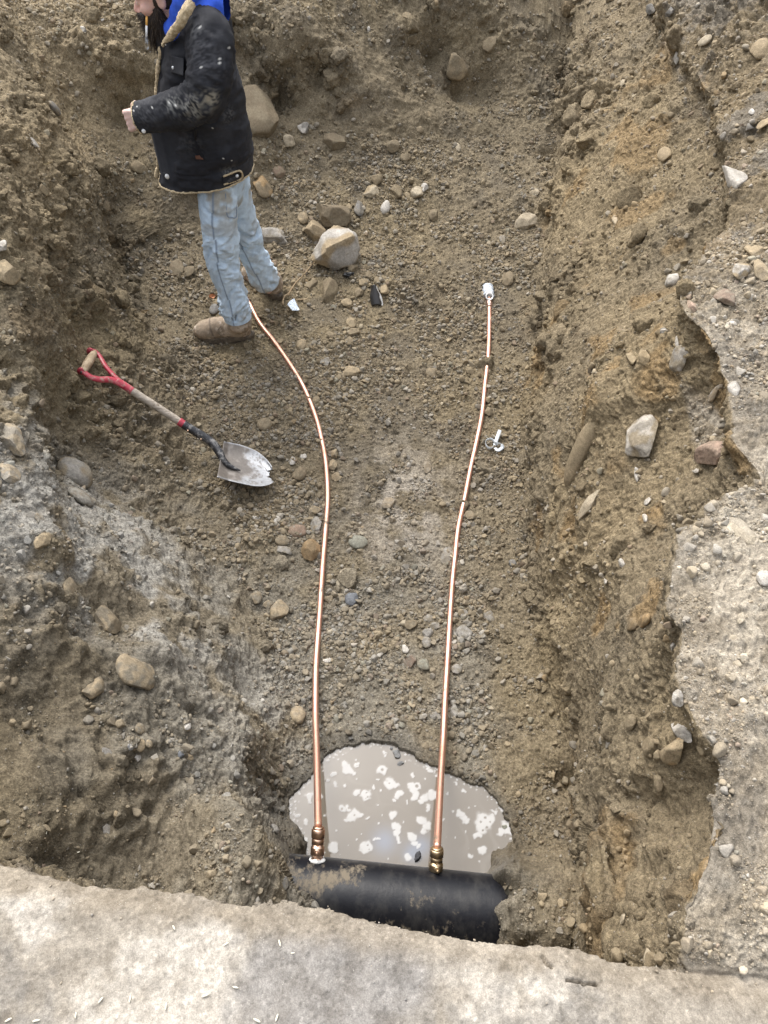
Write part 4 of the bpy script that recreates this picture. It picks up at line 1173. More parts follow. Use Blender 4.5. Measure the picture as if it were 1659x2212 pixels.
def floor_path(pts, lift=PR * .75):
    out = []
    for q in pts:
        if len(q) == 3:
            out.append(at_z(*q))
        else:
            i = hit(*q)
            z = np.percentile(P[((P[:, :2] - P[i, :2]) ** 2).sum(1) < .02 ** 2, 2], 75)
            out.append(at_z(q[0], q[1], z + lift))
    out = np.array(out)
    free = np.array([len(q) == 2 for q in pts])
    z = gauss1(out[:, 2], 1.0)
    z[~free] = out[~free, 2]
    return np.array([at_z(q[0], q[1], zz) for q, zz in zip(pts, z)])
def service_line(name, pts, label, base, nut_top, bronze, plug_side=0):
    root = bpy.data.objects.new(name, None); COL.objects.link(root)
    b_, t_ = at_z(*base), at_z(*nut_top)
    root.location = b_
    tag(root, label, 'copper pipe', 'copper service lines in the pit')
    inv = -np.array(b_)
    path = catmull(floor_path(pts), 260)
    path[:, :2] += .0012 * np.stack([perlin(path, 5, 611), perlin(path, 5, 612)], 1)
    MB().add(tube(path + inv, PR, 20)).build('copper_tube', COPPER, root)
    d = t_ - b_; L = np.linalg.norm(d); d /= L
    c = MB()
    k = L / .092
    c.add(lathe_along(np.zeros(3), d, [(-.012, .0195), (.005 * k, .0195), (.0055 * k, .0172), (.013 * k, .0172), (.0135 * k, .0195), (.017 * k, .0208), (.036 * k, .0208), (.040 * k, .0195), (.0405 * k, .0176), (.05 * k, .0172)], 28))
    body = c.build('corporation_stop', bronze, root, smooth=False)
    # the stop's key: round boss with a square head, facing the camera side
    side = np.cross(d, (1.0, 0, 0)); side /= np.linalg.norm(side)
    if side[1] > 0: side = -side
    side = side + np.array((plug_side, 0, 0)); side /= np.linalg.norm(side)
    o_ = d * .027 * k
    kb = MB(); kb.add(lathe_along(o_, side, [(.012, .011), (.023, .0105), (.0245, .009)]))
    kb.add(lathe_along(o_, side, [(.0245, .0058), (.034, .0055), (.0345, .0045)], sides=4))
    kb.build('stop_key', bronze, body, smooth=False)
    h = MB(); h.add(lathe_along(np.zeros(3), d, [(.047 * k, .0185), (.048 * k, .0205), (.063 * k, .0205), (.064 * k, .0185)], sides=6))
    h.build('hex_collar', bronze, root, smooth=False)
    h = MB(); h.add(lathe_along(np.zeros(3), d, [(.067 * k, .021), (.068 * k, .0225), (.090 * k, .0225), (.092 * k, .020)], sides=6))
    h.add(lathe_along(np.zeros(3), d, [(.088 * k, .0175), (.098 * k, .0165), (.099 * k, .012)]))
    h.build('flare_nut', bronze, root, smooth=False)
    s = MB(); ring = []
    for a in np.linspace(0, 2 * math.pi, 40):
        ring.append(0)
    V, F = lathe_along(np.zeros(3), d, [(-.008, .025), (-.001, .0255), (.003, .023), (.005, .019)], 40)
    V = V + .003 * np.stack([perlin(V, 90, 621), perlin(V, 90, 622), perlin(V, 90, 623)], 1)
    mm, _, _ = new_mat('white_sealant', .5, .4, base=(.62, .62, .60))
    s.add((V, F)).build('sealant_ring', mm, root)
    return root, path
left_pts = [(505, 600), (520, 625), (540, 658), (560, 695), (590, 735), (625, 785), (655, 835), (680, 895), (695, 950), (705, 1010), (708, 1080), (703, 1150), (697, 1220), (692, 1300), (686, 1380),
            (682, 1450), (681, 1530, .075), (683, 1600, .135), (686, 1700, .24), (688, 1786, .325)]
line_a, path_a = service_line('copper_service_line', left_pts, 'copper service line bending from between the man\'s feet to the water main', (685, 1857, .275), (688, 1790, .325), BRASS)
right_pts = [(1057, 658), (1057, 700), (1055, 760), (1048, 830), (1040, 900), (1028, 960), (1015, 1020), (1003, 1080), (990, 1140), (983, 1200), (977, 1260), (972, 1340), (967, 1420),
             (962, 1500), (958, 1580, .075), (954, 1650, .13), (949, 1740, .22), (944, 1832, .315)]
line_b, path_b = service_line('copper_service_line', right_pts, 'straighter copper service line running from the taped valve to the water main', (941, 1887, .265), (944, 1834, .315), BRASS_Y, .1)
# the curb valve in tape at the far end of the second line
vend = path_b[0]; vd = path_b[0] - path_b[6]; vd /= np.linalg.norm(vd)
val = bpy.data.objects.new('curb_valve', None); COL.objects.link(val); val.location = vend
tag(val, 'curb valve wrapped in clear tape at the far end of the straighter copper line', 'valve')
vd = np.array((vd[0] * .3, vd[1], .05)); vd /= np.linalg.norm(vd)
n_ = MB(); n_.add(lathe_along(np.zeros(3), vd, [(-.012, .017), (.0, .0185), (.03, .0185), (.034, .02), (.04, .021)], sides=6))
n_.add(lathe_along(np.zeros(3), vd, [(-.022, .014), (-.012, .0165)]))
n_.build('flare_nut', copper_mat('pink_bronze', (.72, .50, .42), .32), val, smooth=False)
bd = MB(); bd.add(lathe_along(np.zeros(3), vd, [(.036, .018), (.05, .024), (.085, .027), (.12, .025), (.135, .018)]))
bd.build('valve_body', BRASS, val)
m_t, nt, b = new_mat('clear_tape', .16, .6, base=(.62, .68, .74))
tc = nt.nodes.new('ShaderNodeTexCoord').outputs['Object']
tn = noise_tex(nt, 70, 4, .7, tc, 1.5)
nt.links.new(ramp(nt, tn, .35, .7, (.30, .34, .38, 1), (.80, .84, .88, 1)), b.inputs['Base Color'])
bump(nt, b, tn, .8, .006)
V, F = lathe_along(np.zeros(3), vd, [(.062, .026)] + [(.066 + .008 * i, .032 + .003 * math.sin(i * 2.1)) for i in range(12)] + [(.166, .02)], 40)
V = V + .006 * np.stack([perlin(V, 45, 631), perlin(V, 45, 632), perlin(V, 45, 633)], 1)
MB().add((V, F)).build('tape_wrap', m_t, val)
m_w, _, _ = new_mat('pale_metal', .35, .5, .6, (.72, .72, .70))
cdir = EYE - vend; cdir /= np.linalg.norm(cdir)
rdir = np.array((0, -.55, .83))
rc = vd * .052 + rdir * .022
ring = []
V, F = lathe_along(rc, rdir, [(.0, .016), (0, .0225), (.012, .0225), (.0135, .021), (.0135, .017), (.012, .0155), (0, .0155)], 36)
MB().add((V, F)).build('cap_ring', m_w, val)
kk = MB(); e1 = np.array((1., 0, 0)); e2 = np.cross(rdir, e1)
Vb, Fb = ico(1)
for (w_, h_, zz) in ((.011, .005, .006),):
    kk.add((rc + (Vb[:, :1] * w_ * e1 + Vb[:, 1:2] * h_ * e2 + Vb[:, 2:] * .006 * rdir), Fb))
kk.build('valve_key', BRASS, val)

# ---- stones and debris standing in the puddle
def water_stone(cx, cy, w, h, colour, label, seed, z=WATER_Z, cat='stone', name='stone', rough=.05, tall=.5, rot=0, mat=STONE):
    px, py = crop4(cx, cy); c = at_z(px, py, z); Z = project(c)[2]
    wm, hm = w * .5425 * SRC * Z / FPX, h * .5425 * SRC * Z / FPX
    V, F = rock_shape(seed, 4, 9, (.5, .8), rough)
    V = V * np.array((wm * .55, hm * .6, min(wm, hm) * tall))
    cr, sr = math.cos(rot), math.sin(rot)
    V = V @ np.array(((cr, sr, 0), (-sr, cr, 0), (0, 0, 1)))
    me = mesh_np(name, V, F); set_color(me, np.tile(np.array(PAL[colour]), (len(V), 1)))
    o = link(name, me, mat); o.location = c
    return tag(o, label, cat, G1 if cat == 'stone' else None)
water_stone(812, 192, 48, 48, 'slate', 'dark wet stone at the far shore of the puddle, upper', 801)
water_stone(834, 250, 46, 30, 'slate', 'dark wet stone standing in foam at the far shore of the puddle', 802)
water_stone(780, 160, 20, 18, 'slate', 'smallest dark wet stone at the far shore of the puddle', 803)
water_stone(1458, 628, 34, 26, 'green', 'greenish wet stone in foam at the right shore of the puddle', 804)
water_stone(942, 805, 75, 34, 'dark', 'black lump of debris sticking out of the puddle beside the straighter line', 805, cat='debris', name='debris_lump', rough=.14, rot=.95, tall=.7)

# ================================================================== SMALL THINGS
def cropK(cx, cy): return unit('K', cx, cy)
def rest(px, py, lift=0.0):
    i = hit(px, py); return P[i] + np.array((0, 0, lift)), NRM[i]
# black lump of tar by the white boulder
m_tar, nt, b = new_mat('tar', .35, .5, base=(.012, .012, .012))
p, n = rest(*unit('K', 795, 1200), .012)
V, F = rock_shape(900, 4, 4, (.6, .9), .25)
V = V * np.array((.034, .02, .022)); V += .004 * np.stack([perlin(V, 120, 9), perlin(V, 120, 10), perlin(V, 120, 11)], 1)
o = link('tar_lump', mesh_np('tar_lump', V, F), m_tar); o.location = p
tag(o, 'shiny black lump of tar at the foot of the white boulder', 'tar lump')
# black shard with a pale broken edge
p, n = rest(*unit('K', 1000, 1375), .015)
m_sh, nt, b = new_mat('broken_pipe_shard', .3, .5)
nt.links.new(nd(nt, 'ShaderNodeAttribute', attribute_name='col').outputs['Color'], b.inputs['Base Color'])
uu, vv = np.meshgrid(np.linspace(-1, 1, 24), np.linspace(-1, 1, 24))
sx = uu.ravel() * (.034 - .018 * sstep(-.2, 1, vv.ravel())) + .012 * vv.ravel() * -1
sy = vv.ravel() * .052; sz = .02 * (1 - uu.ravel() ** 2) + .012 * vv.ravel()
V = np.stack([sx, sy, sz], 1); V2 = V - np.array((0, 0, .008))
cc = np.where((uu.ravel() > .62 + .1 * np.sin(vv.ravel() * 7))[:, None], (.72, .72, .70), (.028, .026, .024))
gf = grid_faces(24, 24)
rim = [(0, i) for i in range(24)] + [(i, 23) for i in range(1, 24)] + [(23, i) for i in range(22, -1, -1)] + [(i, 0) for i in range(22, 0, -1)]
ri = np.array([a * 24 + b_ for a, b_ in rim]); rj = np.roll(ri, -1)
me = mesh_np('pipe_shard', np.concatenate([V, V2]), [gf, gf[:, ::-1] + 576, np.stack([ri, ri + 576, rj + 576, rj], 1)])
set_color(me, np.concatenate([cc, cc]))
o = link('pipe_shard', me, m_sh); o.location = p; o.rotation_euler = (.5, .15, .1)
tag(o, 'black shard with a white broken edge lying among stones', 'shard')
# scrap of paper with grey print
cs = [unit('L', *q) for q in ((1030, 1045), (1085, 1000), (1125, 1080), (1070, 1098))]
p, n = rest(*cs[0])
z0 = max(rest(*c)[0][2] for c in cs) + .012
cw = np.array([at_z(*c, z0) for c in cs])
g = np.linspace(0, 1, 16)
V = np.array([[(1 - a) * (1 - b_) * cw[0] + a * (1 - b_) * cw[1] + a * b_ * cw[2] + (1 - a) * b_ * cw[3] + np.array((0, 0, .006 * math.sin(3 * a + 2 * b_))) for a in g] for b_ in g]).reshape(-1, 3)
me = mesh_np('paper_scrap', np.concatenate([V, V - (0, 0, .0012)]), [grid_faces(16, 16), grid_faces(16, 16)[:, ::-1] + 256])
m_p, nt, b = new_mat('printed_paper', .5, .3)
tc = nt.nodes.new('ShaderNodeTexCoord').outputs['Object']
vo = nd(nt, 'ShaderNodeTexVoronoi', Scale=95.0); nt.links.new(tc, vo.inputs['Vector'])
nt.links.new(ramp(nt, vo.outputs['Distance'], .30, .42, (.16, .19, .24, 1), (.48, .54, .60, 1)), b.inputs['Base Color'])
tag(link('paper_scrap', me, m_p), 'small pale blue scrap of printed paper beside the far boot', 'paper scrap')
# twig
m_tw, nt, b = new_mat('dry_twig', .8, .2, base=(.33, .24, .14))
nt.links.new(ramp(nt, noise_tex(nt, 60, 3, .6, nt.nodes.new('ShaderNodeTexCoord').outputs['Object']), .35, .65, (.22, .155, .09, 1), (.42, .32, .20, 1)), b.inputs['Base Color'])
tw = [(1245, 735), (1215, 775), (1165, 830), (1128, 872), (1085, 925), (1045, 970), (1015, 1005), (1008, 1040), (1004, 1085)]
tp = np.array([rest(*unit('L', *q), .012 + .01 * math.sin(i)) [0] for i, q in enumerate(tw)])
tp[:, 2] = gauss1(tp[:, 2], 1.5) + .006
mb = MB().add(tube(catmull(tp, 60), np.linspace(.0028, .0046, 60) * (1 + .25 * perlin(catmull(tp, 60), 60, 3)), 8))
for k0, dv in ((22, (.02, .03, .012)), (38, (-.03, .005, .01)), (46, (.03, -.01, .006))):
    q = catmull(tp, 60)[k0]; mb.add(tube(np.array([q, q + np.array(dv) * .5, q + np.array(dv)]), [.0028, .002, .0012], 6))
tag(mb.build('twig', m_tw), 'thin dry twig leaning from the white boulder to the paper scrap', 'twig')
tp2 = np.array([rest(*unit('L', *q), .008)[0] for q in ((1105, 1012), (1140, 1018), (1170, 1018), (1190, 1008))])
tag(MB().add(tube(catmull(tp2, 24), np.linspace(.004, .002, 24), 8)).build('twig', m_tw), 'short dark root piece right of the paper scrap', 'twig')
# leaves
def leaf(cx, cy, crop, ang, ln, wd, colr, label):
    p, n = rest(*unit(crop, cx, cy), .01)
    u = np.linspace(0, 1, 14); v = np.linspace(-1, 1, 7)
    V = np.array([[(ln * (a - .5), wd * b_ * math.sin(math.pi * a ** .8) * .5, .35 * wd * b_ * b_ + .2 * ln * (a - .5) ** 2 * 4) for b_ in v] for a in u]).reshape(-1, 3)
    me = mesh_np('dead_leaf', np.concatenate([V, V - (0, 0, .001)]), [grid_faces(14, 7), grid_faces(14, 7)[:, ::-1] + 98])
    mm, nt, b = new_mat('dead_leaf', .6, .3, base=colr)
    nt.links.new(ramp(nt, noise_tex(nt, 80, 3, .6, nt.nodes.new('ShaderNodeTexCoord').outputs['Object']), .35, .65, (*[c * .6 for c in colr], 1), (*colr, 1)), b.inputs['Base Color'])
    o = link('dead_leaf', me, mm); o.location = p; o.rotation_euler = (.5, .2, ang)
    tag(o, label, 'leaf')
leaf(448, 1010, 'L', .9, .05, .03, (.52, .24, .12), 'curled orange leaf just left of the near jeans leg')
leaf(860, 1880, 'A', .5, .06, .022, (.45, .34, .2), 'curled tan leaf on the floor left of the near boot')
leaf(270, 998, 'A', .5, .07, .008, (.45, .36, .2), 'straw coloured blade of dry leaf on the left bank')
# plastic strap: a curl and a flat tail
def cropN(cx, cy): return ((1400 + cx * 350 / 1106) * SRC, (850 + cy * 350 / 1106) * SRC)
m_st, nt, b = new_mat('pale_plastic', .3, .5, base=(.66, .70, .72))
o0, _ = rest(*cropN(650, 1900))
z0 = o0[2] + .012
pts3 = [(720, 1738, .03), (700, 1790, .024), (678, 1850, .016), (658, 1905, .006), (620, 1928, .008), (585, 1912, .014), (568, 1870, .022), (590, 1838, .03), (632, 1832, .032), (660, 1860, .028), (690, 1880, .022), (735, 1880, .026), (742, 1915, .018), (700, 1945, .01), (668, 1918, .005)]
sp = catmull(np.array([at_z(*cropN(a, b_), z0 + h_) for a, b_, h_ in pts3]), 110)
T = np.gradient(sp, axis=0); T /= np.linalg.norm(T, axis=1)[:, None]
tilt = np.linspace(0, 1, 110)
wdir = np.cross(T, np.array((0, 0, 1.0))); wdir /= np.linalg.norm(wdir, axis=1)[:, None]
up_ = np.tile(np.array((0, 0, 1.0)), (110, 1))
mixw = sstep(.22, .34, tilt)[:, None] * (1 - sstep(.72, .85, tilt))[:, None]
wd = wdir * (1 - mixw) + up_ * mixw; wd /= np.linalg.norm(wd, axis=1)[:, None]
nn = np.cross(T, wd)
V = np.stack([sp - wd * .0085 - nn * .0005, sp + wd * .0085 - nn * .0005, sp + wd * .0085 + nn * .0005, sp - wd * .0085 + nn * .0005], 1).reshape(-1, 3)
V[:, 2] = np.maximum(V[:, 2], z0 - .012)
tag(MB().add((V, [grid_faces(110, 4, True)])).build('plastic_strap', m_st), 'curled strip of pale plastic strap near the foot of the right bank', 'strap')
# seed husks on the street edge
m_se, _, _ = new_mat('seed_husk', .5, .3, base=(.70, .66, .52))
Vs, Fs = ico(2)
seed_me = mesh_np('seed_husk', Vs * np.array((.0050, .0014, .0012)) , Fs); seed_me.materials.append(m_se)
for k, (cx, cy, a) in enumerate(((785, 860, 2.2), (1015, 936, .5), (1260, 926, 1.9), (1315, 973, .1), (1060, 1130, -.2), (920, 1165, .3), (585, 1180, 1.6), (750, 1210, 1.6), (345, 1255, 1.7), (45, 1270, .5), (450, 1185, 1.0),
                                 (1160, 1275, -.4), (1245, 1265, 1.3), (170, 1280, .2), (195, 448, 1.5), (350, 515, .3))):
    px, py = unit('G', cx, cy)
    p, n = rest(px, py, .003)
    o = bpy.data.objects.new('seed_husk', seed_me); COL.objects.link(o)
    o.location = p; o.rotation_euler = (0, 0, a); s_ = random.uniform(.7, 1.3) * (1.5 if k in (9, 11) else 1); o.scale = (s_, s_, s_)
    tag(o, 'tiny pale seed husk lying on the near earth edge', 'seed husk', 'seed husks on the near edge')
# ================================================================== SHOVEL
def crop3(cx, cy): return ((200 + .4521 * cx) * SRC, (1100 + .4521 * cy) * SRC)
sh = bpy.data.objects.new('shovel', None); COL.objects.link(sh)
tag(sh, 'round point shovel with a red D handle leaning on the left bank', 'shovel')
_i = hit(*crop3(1320, 900)); zb = P[_i, 2] + .035
_i2 = hit(*crop3(200, 180)); zg = P[_i2, 2] + .05
def shz(cx):                                # height of the tool along its length
    return np.interp(cx, [150, 500, 900, 1130, 1200, 1520], [zg, zb + (zg - zb) * .68 + .02, zb + (zg - zb) * .30 + .03, zb + .085, zb + .045, zb - .005])
def S3(cx, cy, dz=0.0): return at_z(*crop3(cx, cy), shz(cx) + dz)
org = S3(1320, 920); sh.location = org
def L_(pts): return np.array([S3(*p) for p in pts]) - org
m_wd, nt, b = new_mat('weathered_wood', .75, .25)
tc = nt.nodes.new('ShaderNodeTexCoord').outputs['Object']
mp = nd(nt, 'ShaderNodeMapping'); nt.links.new(tc, mp.inputs['Vector'])
_axis = (S3(860, 610) - S3(515, 390)); _axis /= np.linalg.norm(_axis)
mp.inputs['Rotation'].default_value = Vector(_axis).rotation_difference(Vector((1, 0, 0))).to_euler()
mp.inputs['Scale'].default_value = (6, 110, 110)
gr = noise_tex(nt, 1.0, 5, .65, mp.outputs[0]); gn = noise_tex(nt, 22, 4, .7, tc)
c = ramp(nt, gr, .32, .68, (.20, .165, .13, 1), (.52, .46, .38, 1))
c = mixc(nt, 'MIX', ramp(nt, gn, .56, .66), c, (.16, .125, .09))
nt.links.new(c, b.inputs['Base Color']); bump(nt, b, gr, .4, .002)
m_gr, nt, b = new_mat('worn_grip_wood', .7, .25)
tc = nt.nodes.new('ShaderNodeTexCoord').outputs['Object']
c = ramp(nt, noise_tex(nt, 30, 4, .65, tc), .3, .7, (.25, .18, .11, 1), (.52, .42, .29, 1)); nt.links.new(c, b.inputs['Base Color'])
m_rd, nt, b = new_mat('scuffed_red_paint', .42, .5)
tc = nt.nodes.new('ShaderNodeTexCoord').outputs['Object']
c = mixc(nt, 'MIX', ramp(nt, noise_tex(nt, 45, 5, .75, tc), .50, .66), (.40, .035, .06), (.36, .24, .20))
nt.links.new(c, b.inputs['Base Color'])
m_bk, nt, b = new_mat('scuffed_black_socket', .38, .5)
tc = nt.nodes.new('ShaderNodeTexCoord').outputs['Object']
c = mixc(nt, 'MIX', ramp(nt, noise_tex(nt, 40, 5, .75, tc), .5, .66), (.02, .02, .022), (.24, .23, .215))
nt.links.new(c, b.inputs['Base Color'])
m_bl, nt, b = new_mat('worn_blade_steel', .45, .5)
at = nd(nt, 'ShaderNodeAttribute', attribute_name='col').outputs['Color']
tc = nt.nodes.new('ShaderNodeTexCoord').outputs['Object']
n1 = noise_tex(nt, 60, 5, .7, tc)
nt.links.new(mixc(nt, 'MULTIPLY', 1.0, at, ramp(nt, n1, .3, .7, (.75, .75, .75, 1), (1.2, 1.2, 1.2, 1))), b.inputs['Base Color'])
nt.links.new(nd(nt, 'ShaderNodeAttribute', attribute_name='bare').outputs['Fac'], b.inputs['Metallic'])
b.inputs['Roughness'].default_value = .46
bump(nt, b, n1, .2, .0015)
# grip
g0, g1 = L_([(238, 105), (152, 245)])
gp = np.array([g0 + (g1 - g0) * t for t in np.linspace(0, 1, 12)])
MB().add(tube(gp, [.0135, .0155, .017, .018, .0185, .0188, .0188, .0185, .018, .017, .0155, .0135], 20)).build('grip', m_gr, sh)
# yoke
yk = MB()
yk.add(tube(catmull(L_([(210, 97), (240, 96), (275, 130), (315, 200), (365, 260), (410, 305), (450, 335)]), 50), np.linspace(.0105, .0145, 50), 16, aspect=(1.15, .8)))
yk.add(tube(catmull(L_([(140, 240), (165, 250), (215, 285), (280, 300), (345, 300), (400, 318), (450, 345)]), 50), np.linspace(.0105, .0145, 50), 16, aspect=(1.15, .8)))
yk.add(tube(catmull(L_([(400, 310), (440, 335), (475, 358), (512, 385)]), 24), np.linspace(.0165, .0175, 24), 20))
for q in ((208, 97), (142, 240)):
    a_ = L_([q])[0]; dr = (g1 - g0) / np.linalg.norm(g1 - g0)
    yk.add(tube(np.array([a_ - dr * .004, a_ + dr * .004]), [.0165, .0165], 20))
yo = yk.build('yoke', m_rd, sh)
a_ = L_([(146, 244)])[0]; dr = (g1 - g0) / np.linalg.norm(g1 - g0)
MB().add(tube(np.array([a_, a_ + dr * .009]), [.0065, .005], 14)).build('bolt', m_bk, yo)
MB().add(tube(catmull(L_([(505, 380), (600, 440), (700, 505), (860, 610)]), 40), .0172, 22)).build('shaft', m_wd, sh)
MB().add(tube(catmull(L_([(845, 600), (888, 628)]), 8), .0182, 22)).build('red_band', m_rd, sh)
so = catmull(L_([(878, 622), (960, 672), (1050, 728), (1105, 778), (1140, 830), (1165, 880), (1215, 925), (1290, 955)]), 70)
sr = np.concatenate([np.linspace(.0195, .0205, 30), np.linspace(.0205, .019, 14), np.linspace(.019, .014, 12), np.linspace(.014, .003, 14)])
sock = MB().add(tube(so, sr, 22)).build('socket', m_bk, sh)
for q in ((910, 668), (1005, 730)):
    a_ = L_([(q[0], q[1], .006)])[0]
    V, F = ico(2)
    MB().add((V * .0045 + a_, F)).build('rivet', m_gr if False else BRASS, sock)
# blade
top = catmull(np.array([(1172, 745), (1235, 757), (1300, 772), (1400, 812), (1465, 862), (1503, 905), (1518, 930)]), 60)
bot = catmull(np.array([(1122, 1000), (1180, 1020), (1290, 1046), (1380, 1064), (1440, 1066), (1490, 1056), (1520, 1038)]), 60)
nu, nv = 60, 41
vv = np.linspace(0, 1, nv)
rows = []
for k in range(nu):
    u = k / (nu - 1)
    pr = top[k][None] * (1 - vv[:, None]) + bot[k][None] * vv[:, None]
    # shoulders run straight; the tip is worn into a ragged notch
    pull = 26 * sstep(.75, 1, u) * (np.exp(-((vv - .30) / .13) ** 2) * 1.1 + np.exp(-((vv - .62) / .16) ** 2) * 1.2 + .25 * np.sin(vv * 31))
    pr[:, 0] -= pull
    row = np.array([at_z(*crop3(q[0], q[1]), shz(q[0]) - .014 + .034 * (2 * v - 1) ** 2 * (1 - .45 * u) + .014 * math.exp(-((v - .52) / .10) ** 2) * max(0, 1 - u * 1.3)) for q, v in zip(pr, vv)])
    rows.append(row)
R_ = np.array(rows)
Vb = R_.reshape(-1, 3) - org
nb = np.cross(np.gradient(R_, axis=1), np.gradient(R_, axis=0)); nb /= np.linalg.norm(nb, axis=2, keepdims=True)
nb = nb.reshape(-1, 3); nb *= np.sign(nb[:, 2:3])
gf = grid_faces(nu, nv)
rim = [(0, i) for i in range(nv)] + [(i, nv - 1) for i in range(1, nu)] + [(nu - 1, i) for i in range(nv - 2, -1, -1)] + [(i, 0) for i in range(nu - 2, 0, -1)]
ri = np.array([a * nv + b_ for a, b_ in rim]); rj = np.roll(ri, -1)
V2 = Vb - nb * .0025
uu = np.repeat(np.linspace(0, 1, nu), nv); vq = np.tile(vv, nu)
ns = fbm(Vb, 22, 4, 701) ; nl = fbm(Vb, 70, 3, 703)
bare = sstep(-.10, .12, uu - .42 + .42 * ns * .35 - .22 * np.exp(-((vq - .62) / .2) ** 2) + .05 * (vq > .8)) 
bare = np.clip(bare - .75 * sstep(.08, .3, nl) * (uu < .8), 0, 1)
edge = sstep(.045, .02, np.minimum(vq, 1 - vq)) * .8
bare = np.maximum(bare, edge)
cc = mixm(np.tile(np.array((.155, .135, .115)), (len(Vb), 1)), (.24, .215, .19), sstep(-.1, .3, ns))
cc = mixm(cc, (.40, .405, .41), bare)
me = mesh_np('blade', np.concatenate([Vb, V2]), [gf, gf[:, ::-1] + nu * nv, np.stack([ri, ri + nu * nv, rj + nu * nv, rj], 1)])
set_color(me, np.concatenate([cc, cc])); set_float(me, np.concatenate([bare, bare]) * .55, 'bare')
link('blade', me, m_bl, sh)
# ================================================================== THE MAN
class Field:
    """a signed distance grid that shapes are melted into, then skinned as one surface"""
    def __init__(s, lo, hi, h):
        s.lo, s.h = np.asarray(lo, float), h
        s.n = np.ceil((np.asarray(hi) - s.lo) / h).astype(int) + 1
        s.v = np.full(s.n, 1.0, np.float32)
    def _box(s, lo, hi):
        a = np.clip(np.floor((lo - s.lo) / s.h).astype(int), 0, s.n - 1)
        b = np.clip(np.ceil((hi - s.lo) / s.h).astype(int) + 1, 1, s.n)
        ax = [s.lo[i] + s.h * np.arange(a[i], b[i]) for i in range(3)]
        G = np.stack(np.meshgrid(*ax, indexing='ij'), -1)
        return tuple(slice(a[i], b[i]) for i in range(3)), G
    def _melt(s, sl, d, k, sub=False):
        v = s.v[sl]
        if sub:
            h = np.clip(.5 - .5 * (v + d) / k, 0, 1)
            s.v[sl] = v * (1 - h) - d * h + k * h * (1 - h)
        else:
            h = np.clip(.5 + .5 * (v - d) / k, 0, 1)
            s.v[sl] = v * (1 - h) + d * h - k * h * (1 - h)
    def cone(s, a, b, ra, rb, k=.02, sub=False):
        a, b = np.asarray(a, float), np.asarray(b, float)
        m = max(ra, rb) + 3 * k + .03
        sl, G = s._box(np.minimum(a, b) - m, np.maximum(a, b) + m)
        e = b - a
        t = np.clip(((G - a) @ e) / (e @ e + 1e-9), 0, 1)
        d = np.linalg.norm(G - a - t[..., None] * e, axis=-1) - (ra + (rb - ra) * t)
        s._melt(sl, d, k, sub); return s
    def chain(s, pts, rad, k=.02):
        for i in range(len(pts) - 1): s.cone(pts[i], pts[i + 1], rad[i], rad[i + 1], k)
        return s
    def ell(s, c, axes, rad, k=.02, sub=False):
        """axes: 3x3 rows"""
        c = np.asarray(c, float); rad = np.asarray(rad, float)
        m = rad.max() + 3 * k + .03
        sl, G = s._box(c - m, c + m)
        q = (G - c) @ np.asarray(axes).T
        k0 = np.linalg.norm(q / rad, axis=-1); k1 = np.linalg.norm(q / rad ** 2, axis=-1) + 1e-9
        s._melt(sl, k0 * (k0 - 1) / k1, k, sub); return s
    def mesh(s):
        v = s.v; ins = v < 0
        nx, ny, nz = v.shape
        cnt = np.zeros((nx - 1, ny - 1, nz - 1), np.int8)
        for dx in (0, 1):
            for dy in (0, 1):
                for dz in (0, 1):
                    cnt += ins[dx:nx - 1 + dx, dy:ny - 1 + dy, dz:nz - 1 + dz]
        act = (cnt > 0) & (cnt < 8)
        ci = np.argwhere(act)
        ids = np.full(act.shape, -1, np.int64); ids[act] = np.arange(len(ci))
        acc = np.zeros((len(ci), 3)); num = np.zeros(len(ci))
        cor = [(0, 0, 0), (1, 0, 0), (0, 1, 0), (1, 1, 0), (0, 0, 1), (1, 0, 1), (0, 1, 1), (1, 1, 1)]
        for a in range(8):
            for ax_ in range(3):
                if cor[a][ax_]: continue
                ca = np.array(cor[a]); cb = ca.copy(); cb[ax_] = 1
                va = v[tuple((ci + ca).T)].astype(float); vb = v[tuple((ci + cb).T)].astype(float)
                x = (va < 0) != (vb < 0)
                t = np.where(x, va / np.where(x, va - vb, 1), 0)
                acc += np.where(x[:, None], ca + t[:, None] * (cb - ca), 0); num += x
        V = s.lo + s.h * (ci + acc / num[:, None])
        F = []
        for ax_ in range(3):
            sh_ = [slice(None)] * 3; s2 = [slice(None)] * 3
            sh_[ax_] = slice(0, -1); s2[ax_] = slice(1, None)
            e = ins[tuple(sh_)] != ins[tuple(s2)]
            p = np.argwhere(e)
            u, w = (ax_ + 1) % 3, (ax_ + 2) % 3
            ok = (p[:, u] > 0) & (p[:, w] > 0) & (p[:, u] < v.shape[u] - 1) & (p[:, w] < v.shape[w] - 1)
            p = p[ok]
            fl = ins[tuple(p.T)]
            q = []
            for du, dw in ((1, 1), (0, 1), (0, 0), (1, 0)):
                r = p.copy(); r[:, u] -= du; r[:, w] -= dw
                q.append(ids[tuple(r.T)])
            q = np.stack(q, 1)
            F.append(np.where(fl[:, None], q, q[:, ::-1]))
        F = np.concatenate(F)
        return V, F[(F >= 0).all(1)]

YM = 3.36
def m_(px, py, dy=0.0): return at_y(px, py, YM + dy)
man = bpy.data.objects.new('person', None)
footL = at_z(490, 736, P[hit(490, 745), 2])
footR_z = P[hit(590, 662), 2]
def cj(cx, cy): return 199 + .28 * cx, .28 * cy              # jacket study crop -> photo units
I3 = np.eye(3)

